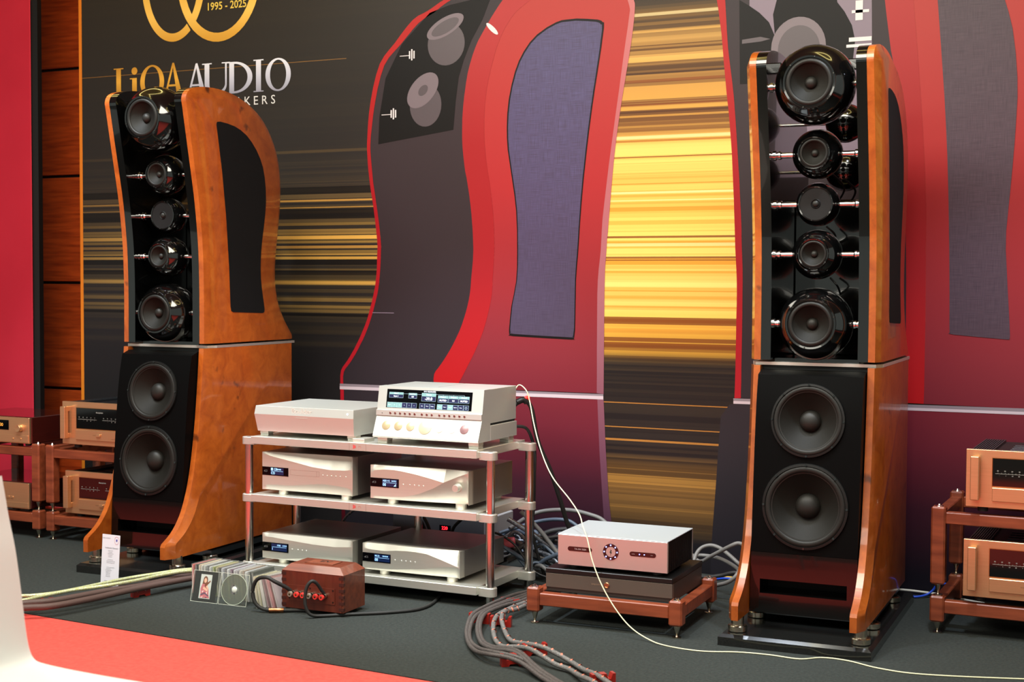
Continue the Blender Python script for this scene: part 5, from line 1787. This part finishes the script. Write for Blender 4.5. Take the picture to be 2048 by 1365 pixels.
# open case shown in front of the row
t = thing('open_disc_case', 'open jewel case with a violinist booklet propped before the disc row', 'disc case', (-1.056, -.402, 0), .045)
t.rotation_euler = (R(-14), 0, .045)
for k, x0 in enumerate((0, .131)):
    b = B()
    box(b, x0, x0+.128, 0, .0012, 0, .122)
    box(b, x0, x0+.128, .0012, .005, 0, .0012)
    box(b, x0, x0+.128, .0012, .005, .1208, .122)
    box(b, x0+(.0 if k == 0 else .1268), x0+(.0012 if k == 0 else .128), .0012, .005, 0, .122)
    lf = ob('lid' if k == 0 else 'tray', b, CLR2, t, 0)
    b = frame(B(), x0, x0+.128, 0, .122, .0014, -.0003)
    ob('bright_edge', b, mat('bright edge tone', (200, 204, 190), .3), lf, 0)  # bright edges of the clear plastic, painted on as a pale frame
    if k == 0:
        b = B()
        box(b, .006, .113, .0016, .0026, .0025, .1195)
        bk = ob('booklet', b, mat('black booklet', (12, 11, 10), .7, spec=.05), lf, 0)
        PX0, PZ0_ = .035, .014

        def pp(name, pts, col, lay):
            b = B()
            vv = [b.verts.new((PX0+p*.052, .0014-.00015*lay, PZ0_+q*.094)) for p, q in pts]
            for tri in tessellate_polygon([[Vector((p, q, 0)) for p, q in pts]]):
                b.faces.new([vv[i] for i in tri])
            return b
        parts_ = [('photo', [(0, 0), (1, 0), (1, 1), (0, 1)], (206, 206, 206), 0),
                  ('printed_hair', ell(.45, .78, .2, .15, 20)+[], (112, 62, 40), 1),
                  ('printed_hair', [(.26, .8), (.2, .6), (.28, .52), (.62, .52), (.7, .6), (.64, .8)], (112, 62, 40), 2),
                  ('printed_dress', [(.2, .6), (.62, .6), (.8, .42), (.86, .2), (.96, .03), (.1, .03), (.14, .2), (.08, .4)], (190, 104, 112), 3),
                  ('printed_face', ell(.45, .75, .12, .1, 20), (224, 172, 146), 4),
                  ('printed_arm', [(.3, .4), (.72, .3), (.76, .38), (.34, .5)], (226, 176, 150), 5),
                  ('printed_arm', [(.62, .58), (.8, .44), (.74, .38), (.55, .5)], (226, 176, 150), 5),
                  ('printed_violin', [(.42, .56), (.5, .46), (.62, .55), (.9, .72), (.92, .77), (.86, .76), (.58, .62), (.5, .66)], (120, 58, 30), 6),
                  ('printed_pattern', [(.16, .12), (.5, .2), (.84, .1), (.86, .15), (.5, .27), (.16, .18)], (96, 70, 92), 6),
                  ('printed_pattern', [(.22, .3), (.44, .34), (.3, .24)], (236, 196, 196), 6), ('printed_pattern', [(.6, .26), (.74, .3), (.7, .18)], (236, 196, 196), 6),
                  ('printed_pattern', [(.16, .05), (.4, .1), (.3, .03)], (236, 200, 200), 6), ('printed_pattern', [(.56, .06), (.76, .08), (.66, .03)], (70, 50, 70), 6)]
        for nm, pts, col, lay in parts_:
            o = ob(nm, pp(nm, pts, col, lay), mat('photo ink %d %d %d' % col, col, .5), bk, 0)
    else:
        DISC = clear('tinted disc', (.45, .42, .24), .8)
        b = B()
        lathe(b, [(.0185, 0), (.0575, 0), (.0575, .0012), (.0185, .0012)], 56, axis((x0+.063, .004, .061), (0, -1, 0)))
        ob('disc', b, DISC, lf)
        b = B()
        lathe(b, [(.0578, .0005), (.0595, .0005), (.0595, .0025), (.0578, .0025)], 56, axis((x0+.063, .004, .061), (0, -1, 0)))
        ob('disc_recess', b, mat('bright edge tone', (200, 204, 190), .3), lf)
        b = B()
        lathe(b, [(0, .004), (.006, .004), (.0075, .003), (.009, .003), (.0115, .001), (.0125, 0)], 28, axis((x0+.063, .004, .061), (0, -1, 0)))
        ob('hub', b, mat('pale hub', (214, 216, 210), .2), lf)

# ------------------------------------------------------------------ floor cables
BRN = mat('brown jacketed cable', (82, 62, 58), .6, bump=(300, .4))
GRN = mat('green silver braid', (176, 182, 110), .4, .3, grain=((210, 214, 200), (180, 180, 180), .9))
lft = 'speaker cables running along the front to the left loudspeaker'
cable('speaker_cable', 'upper of the two thick brown cables on the carpet at left', [(-1.62, -1.1, .035), (-1.471, -.9, .045), (-1.387, -.791, .045), (-1.328, -.585, .045), (-1.272, -.413, .045), (-1.228, -.195, .045), (-1.18, -.06, .04), (-1.14, .06, .02)], .0125, BRN, group=lft)
cable('speaker_cable', 'lower of the two thick brown cables on the carpet at left, nearest the red', [(-1.57, -1.14, .03), (-1.431, -.937, .04), (-1.344, -.847, .04), (-1.298, -.682, .04), (-1.268, -.482, .04), (-1.238, -.35, .04), (-1.206, -.227, .04), (-1.15, -.07, .04), (-1.1, .04, .02)], .0125, BRN, group=lft)
cable('speaker_cable', 'upper green and silver braided cable at left', [(-1.72, -1.0, .04), (-1.55, -.824, .05), (-1.50, -.79, .052), (-1.452, -.73, .054), (-1.41, -.67, .06), (-1.375, -.548, .064), (-1.345, -.427, .066), (-1.295, -.336, .07), (-1.225, -.19, .07), (-1.16, -.02, .04)], .0072, GRN, group=lft)
cable('speaker_cable', 'lower green and silver braided cable at left', [(-1.66, -1.05, .04), (-1.488, -.882, .05), (-1.455, -.79, .054), (-1.41, -.685, .06), (-1.362, -.606, .062), (-1.318, -.54, .066), (-1.28, -.436, .068), (-1.255, -.327, .07), (-1.205, -.214, .07), (-1.13, -.05, .04)], .0072, GRN, group=lft)
LIFT = mat('red lacquered wood', (150, 28, 18), .35, 0, .3)


def lifter(loc, rz, label, s=1.0):
    b = B()
    W_, H_, g = .078*s, .037*s, .012*s
    pts = [(-W_/2, 0), (-W_*.22, 0), (-W_*.16, H_*.2), (W_*.16, H_*.2), (W_*.22, 0), (W_/2, 0), (W_/2, H_), (W_*.38, H_), (W_*.3, H_*.55), (W_*.18, H_*.55), (W_*.12, H_), (-W_*.12, H_), (-W_*.18, H_*.55), (-W_*.3, H_*.55), (-W_*.38, H_), (-W_/2, H_)]
    prism(b, pts, lambda p, q, d: (p, d, q), -.014*s, .014*s)
    o = tag(ob('cable_lifter', b, LIFT, sm=0), label, 'cable lifter', 'red cable lifters')
    o.location, o.rotation_euler = loc, (0, 0, rz)
    return o


lifter((-1.285, -.425, 0), 1.25, 'red cable lifter under the brown cables before the left plinth', .95)
lifter((-1.46, -.73, 0), .9, 'red cable lifter under the green cables near the price card', .95)
lifter((.12, -.20, 0), .15, 'red cable lifter under the outer grey cables, left of the stand foot', 1.0)
lifter((.212, -.21, 0), .25, 'red cable lifter under the red-flecked cables, left of the stand foot', 1.0)
lifter((.49, -.515, 0), .75, 'red cable lifter under the red-flecked cables, before the stand', 1.05)
lifter((.483, -.667, 0), .7, 'red cable lifter under the outer grey cables, nearest the red carpet', 1.05)
lifter((.113, .07, 0), -.3, 'red cable lifter between the rack post and the stand', 1.0)
lifter((.83, -.74, 0), .75, 'red cable lifter at the bottom edge of the view', 1.0)
GRY = mat('grey braided speaker cable', (86, 80, 78), .5, grain=((50, 46, 46), (220, 220, 220), .9), bump=(260, .6))
FLK = mat('grey cable core', (120, 118, 116), .5, grain=((76, 74, 74), (220, 220, 220), .9), bump=(260, .6))
rgt = 'speaker cables curving across the carpet before the stand'
tails = [(.16, .45, .03), (.2, .62, .05)]
paths = [
    ('outermost grey twin cable curving across the carpet', [(.105, .225, .03), (.087, .125, .032), (.09, -.077, .036), (.106, -.232, .036), (.161, -.383, .022), (.236, -.514, .014), (.324, -.628, .02), (.409, -.693, .034), (.483, -.708, .036), (.546, -.726, .028), (.643, -.796, .014), (.747, -.876, .012), (.86, -.98, .012)]),
    ('second grey cable from outside, twin of the outermost', [(.125, .189, .03), (.115, .08, .032), (.114, -.098, .036), (.128, -.252, .036), (.176, -.388, .022), (.239, -.501, .014), (.316, -.592, .02), (.399, -.66, .034), (.472, -.678, .036), (.536, -.691, .028), (.644, -.776, .014), (.752, -.866, .012), (.88, -.98, .012)]),
    ('third grey cable from outside, paired with the fourth', [(.14, .137, .03), (.119, -.005, .032), (.124, -.156, .036), (.15, -.262, .036), (.205, -.386, .022), (.287, -.511, .014), (.37, -.582, .02), (.441, -.623, .034), (.506, -.664, .036), (.596, -.741, .02), (.676, -.799, .012), (.756, -.864, .012), (.89, -.97, .012)]),
    ('fourth grey cable from outside, next to the red-flecked pair', [(.16, .103, .03), (.138, -.032, .032), (.139, -.167, .036), (.163, -.268, .036), (.211, -.378, .022), (.287, -.493, .014), (.363, -.557, .02), (.434, -.598, .034), (.501, -.641, .036), (.591, -.716, .02), (.675, -.78, .012), (.769, -.857, .012), (.91, -.96, .012)])]
for lab, p in paths:
    cable('speaker_cable', lab, tails[::-1][:0]+[(.2, .6, .04), (.15, .4, .03)]+p, .0078, GRY, group=rgt)
for lab, p in (('red-flecked grey cable, left one of the pair', [(.182, .056, .03), (.177, -.06, .032), (.196, -.212, .036), (.245, -.34, .03), (.31, -.452, .016), (.37, -.514, .014), (.443, -.545, .028), (.504, -.58, .036), (.576, -.628, .03), (.631, -.653, .018), (.688, -.674, .014), (.75, -.742, .02), (.835, -.824, .03), (.95, -.92, .014)]),
               ('red-flecked grey cable, right one of the pair', [(.204, .01, .03), (.203, -.074, .032), (.19, -.124, .036), (.221, -.225, .036), (.291, -.342, .022), (.357, -.428, .014), (.417, -.468, .02), (.479, -.516, .034), (.536, -.541, .036), (.592, -.567, .03), (.656, -.588, .014), (.728, -.654, .014), (.803, -.734, .028), (.873, -.804, .03), (1.0, -.9, .014)])):
    pts = [(.26, .55, .04), (.21, .35, .03)]+p
    c = cable('speaker_cable', lab, pts, .0085, FLK, group=rgt)
    P = smooth(pts, 6)
    b = B()
    for i in range(12, len(P)-2, 4):
        a, q = P[i], P[i+1]
        lathe(b, [(.0092, 0), (.0095, .003), (.0092, .007)], 10, axis(a, (q-a)+Vector((.01, .01, .004))))
    ob('red_flecks', b, mat('red tracer', (206, 110, 84), .5), c, 0)['kind'] = 'stuff'

# thin cream wire from the preamplifier down across the amplifiers to the floor
CREAM = mat('cream wire', (232, 226, 186), .5)
cable('thin_wire', 'thin cream wire hanging before the silver amplifier and running along the carpet', [(-.02, .352, .80), (.0, .37, .84), (.039, .36, .819), (.055, .36, .773), (.093, .32, .687), (.159, .25, .587), (.252, .15, .507), (.37, .05, .441), (.446, -.035, .402), (.475, -.072, .368), (.503, -.094, .325), (.533, -.115, .25), (.578, -.135, .172), (.634, -.15, .1), (.698, -.165, .043), (.768, -.18, .012), (.846, -.209, .003), (.977, -.224, .003), (1.101, -.178, .003), (1.203, -.165, .003), (1.307, -.17, .003), (1.373, -.117, .003), (1.46, -.119, .003), (1.572, -.166, .003), (1.716, -.171, .003), (2.008, -.08, .003), (2.35, .06, .003)], .0023, CREAM, k=8)
c = cable('signal_cable', 'black cable from the back of the preamplifier passing behind the silver amplifier', [(-.03, .36, .74), (.0, .39, .775), (.032, .42, .747), (.048, .45, .611), (.083, .5, .484), (.107, .55, .354), (.13, .62, .2), (.2, .7, .03)], .0095, RUBBER)
b = B()
tube(b, [(-.012, .375, .768), (.008, .395, .778), (.02, .405, .768)], .0125, 12)
ob('plug', b, BLACKM, c)
b = B()
tube(b, [(.012, .398, .779), (.02, .404, .786), (.027, .41, .782)], .009, 10)
ob('red_sleeve', b, mat('red sleeve', (230, 40, 30), .4), c)
cable('signal_cable', 'black cable hanging straight down behind the right rear rack post', [(-.03, .37, .67), (.01, .42, .66), (.022, .46, .6), (.028, .47, .547), (.026, .47, .443), (.015, .49, .336), (-.003, .52, .2), (.02, .58, .03)], .0065, RUBBER)

# loops beside and behind the stand
LOOP = mat('grey mains cable', (112, 112, 112), .5)
lg = 'grey cable loops between the stand and the right loudspeaker'
cable('mains_cable', 'grey cable loop standing up between the stand and the right loudspeaker', [(.66, .62, .16), (.718, .55, .15), (.779, .5, .186), (.874, .45, .243), (.905, .45, .256), (.927, .45, .247), (.931, .45, .218), (.919, .45, .175), (.913, .4, .141), (.878, .4, .111), (.82, .44, .085), (.76, .52, .05), (.7, .6, .02)], .008, LOOP, group=lg)
cable('mains_cable', 'grey cable arching low behind the stand toward the right loudspeaker', [(.6, .62, .16), (.644, .651, .15), (.694, .678, .15), (.77, .647, .15), (.851, .6, .13), (.9, .56, .1), (.97, .62, .03)], .008, LOOP, group=lg)
cable('mains_cable', 'grey cable curl at the rear right corner of the stand', [(.72, .5, .06), (.705, .52, .1), (.69, .56, .15), (.70, .6, .19), (.735, .62, .205), (.78, .61, .2), (.83, .58, .18), (.88, .56, .15), (.93, .6, .1)], .008, LOOP, group=lg)
cable('mains_cable', 'dark cable lying flat between the stand and the right loudspeaker', [(.68, .5, .1), (.74, .55, .09), (.8, .56, .1), (.87, .55, .12), (.95, .58, .1)], .008, CAB, group=lg)
BLUE = mat('blue cable jacket', (40, 84, 214), .4)
cable('blue_cable', 'blue network cable on the carpet left of the right loudspeaker', [(.60, .82, .006), (.647, .86, .006), (.658, .9, .006), (.7, .95, .006), (.753, .95, .006), (.85, .9, .006), (.97, .93, .006)], .0045, BLUE)
cable('blue_cable', 'blue network cable on the carpet right of the right loudspeaker', [(1.3, .96, .006), (1.397, .965, .006), (1.476, .955, .006), (1.52, .985, .012), (1.545, 1.0, .03), (1.57, .99, .06), (1.64, .95, .07), (1.7, .93, .06)], .0045, BLUE)
cable('white_cable', 'white cable along the foot of the backdrop at right', [(1.2, 1.0, .006), (1.34, 1.005, .006), (1.412, 1.0, .02), (1.543, 1.0, .018), (1.62, .99, .012), (1.75, .96, .006)], .005, mat('white cable jacket', (210, 206, 196), .5))
cable('yellow_cable', 'yellow cable on the carpet behind the stand at right', [(.66, .98, .005), (.76, .99, .005), (.85, .97, .005), (.96, .95, .005)], .0035, mat('yellow cable jacket', (214, 176, 60), .5))

rr = random.Random(21)
TMAT = [CAB, mat('blue grey cable', (84, 98, 116), .45), mat('black cable', (22, 22, 24), .5), LOOP, mat('silver braid', (150, 158, 170), .35, .6, grain=((60, 66, 80), (160, 160, 160), .9))]
TN = ['dark braided', 'blue grey', 'black', 'grey', 'silver braided']
arcs = [[(-.16, .62, .2), (-.099, .75, .253), (.042, .76, .276), (.158, .75, .266), (.228, .75, .239), (.3, .72, .16), (.36, .7, .05)],
        [(-.2, .6, .18), (-.075, .7, .223), (.04, .7, .243), (.111, .7, .227), (.2, .68, .15), (.28, .66, .02)],
        [(-.1, .55, .12), (.0, .62, .19), (.08, .66, .21), (.2, .72, .2), (.3, .74, .1)],
        [(-.12, .52, .26), (-.02, .55, .2), (.08, .58, .13), (.2, .6, .06), (.3, .56, .02)],
        [(-.05, .5, .3), (.02, .54, .22), (.1, .56, .12), (.2, .52, .05), (.3, .6, .02)]]
tg = 'cable tangle on the carpet behind the rack'
for k in range(30):
    mi = rr.randrange(5)
    if k < len(arcs):
        p = arcs[k]
        mi = (3, 1, 0, 4, 3)[k]
    else:
        p = []
        x0, y0 = rr.uniform(-.32, .05), rr.uniform(.5, .72)
        a = rr.uniform(-.5, .5)
        n = 6
        for i_ in range(n):
            f = i_/(n-1)
            p.append((x0+.42*f*math.cos(a)+rr.uniform(-.04, .04), min(.97, max(.47, y0+.3*f*math.sin(a)+rr.uniform(-.05, .05))), max(.012, rr.uniform(.08, .27)*(1-f)**.6*math.sin(.6+2.2*f)+.012)))
    cable('tangled_cable', TN[mi]+' cable in the tangle behind the rack', p, (.011, .008, .007, .009, .011)[mi] if k < 12 else rr.choice((.005, .007, .009)), TMAT[mi], group=tg+', '+TN[mi])
b = B()
cyl(b, (-.13, .50, .16), (.9, .4, .1), .022, .05, 20, .004)
tag(ob('cable_plug', b, mat('dusty red plug', (196, 84, 96), .5)), 'round dusty red plug in the tangle right of the rack', 'plug')

# cables hanging behind the lower components
for k, (x, lab) in enumerate(((-.56, 'left one of two black cables hanging before the power unit'), (-.535, 'right one of two black cables hanging before the power unit'), (-.31, 'black cable slanting before the right end of the power unit'))):
    cable('signal_cable', lab, [(x-.01, .47, .34), (x, .5, .27), (x+.03+(k == 2)*-.1, .52, .2), (x+.05-(k == 2)*.14, .53, .12), (x+.06-(k == 2)*.16, .54, .006)], .007, RUBBER)
cable('signal_cable', 'silver braided cable sloping behind the left streamer', [(-.72, .49, .34), (-.78, .5, .3), (-.86, .5, .25), (-.92, .5, .2), (-.95, .5, .12), (-.96, .52, .006)], .0065, TMAT[4])

# ------------------------------------------------------------------ white chair in the foreground
t = thing('shell_chair', 'white moulded shell chair in the near foreground at lower left', 'chair', (.55, -2.95, 0))
prof = [(.305, .86), (.312, .829), (.324, .774), (.34, .714), (.354, .634), (.363, .574), (.371, .53), (.38, .504), (.394, .488), (.415, .481), (.481, .477), (.583, .475), (.70, .474), (.76, .466), (.785, .44)]
prof = [(x-.55, z) for x, z in prof]
b = B()
P = [(p.x, p.y) for p in smooth([(x, z, 0) for x, z in prof], 4)]
nrm = offset_open(P, -.012)
rows = []
for j in range(13):
    f = j/12
    y = .25-.5*f
    # shallow tub: the edges curl a little upward and inward
    e = 0
    rows.append([b.verts.new((x, y, z)) for x, z in P]+[b.verts.new((x, y, z)) for x, z in nrm[::-1]])
n = len(rows[0])
for p, q in zip(rows, rows[1:]):
    for i_ in range(n):
        j = (i_+1) % n
        b.faces.new((p[i_], q[i_], q[j], p[j]))
b.faces.new(rows[0])
b.faces.new(rows[-1][::-1])
ob('shell', b, mat('white moulded plastic', (212, 212, 209), .4), t, 50)
for sx in (-1, 1):
    for sy in (-1, 1):
        b = B()
        tube(b, [(.0+sx*.10+.03, sy*.16, .462), (.03+sx*.2, sy*.21, -.002)], .012, 12, 1)
        ob('leg', b, CHROME, t)
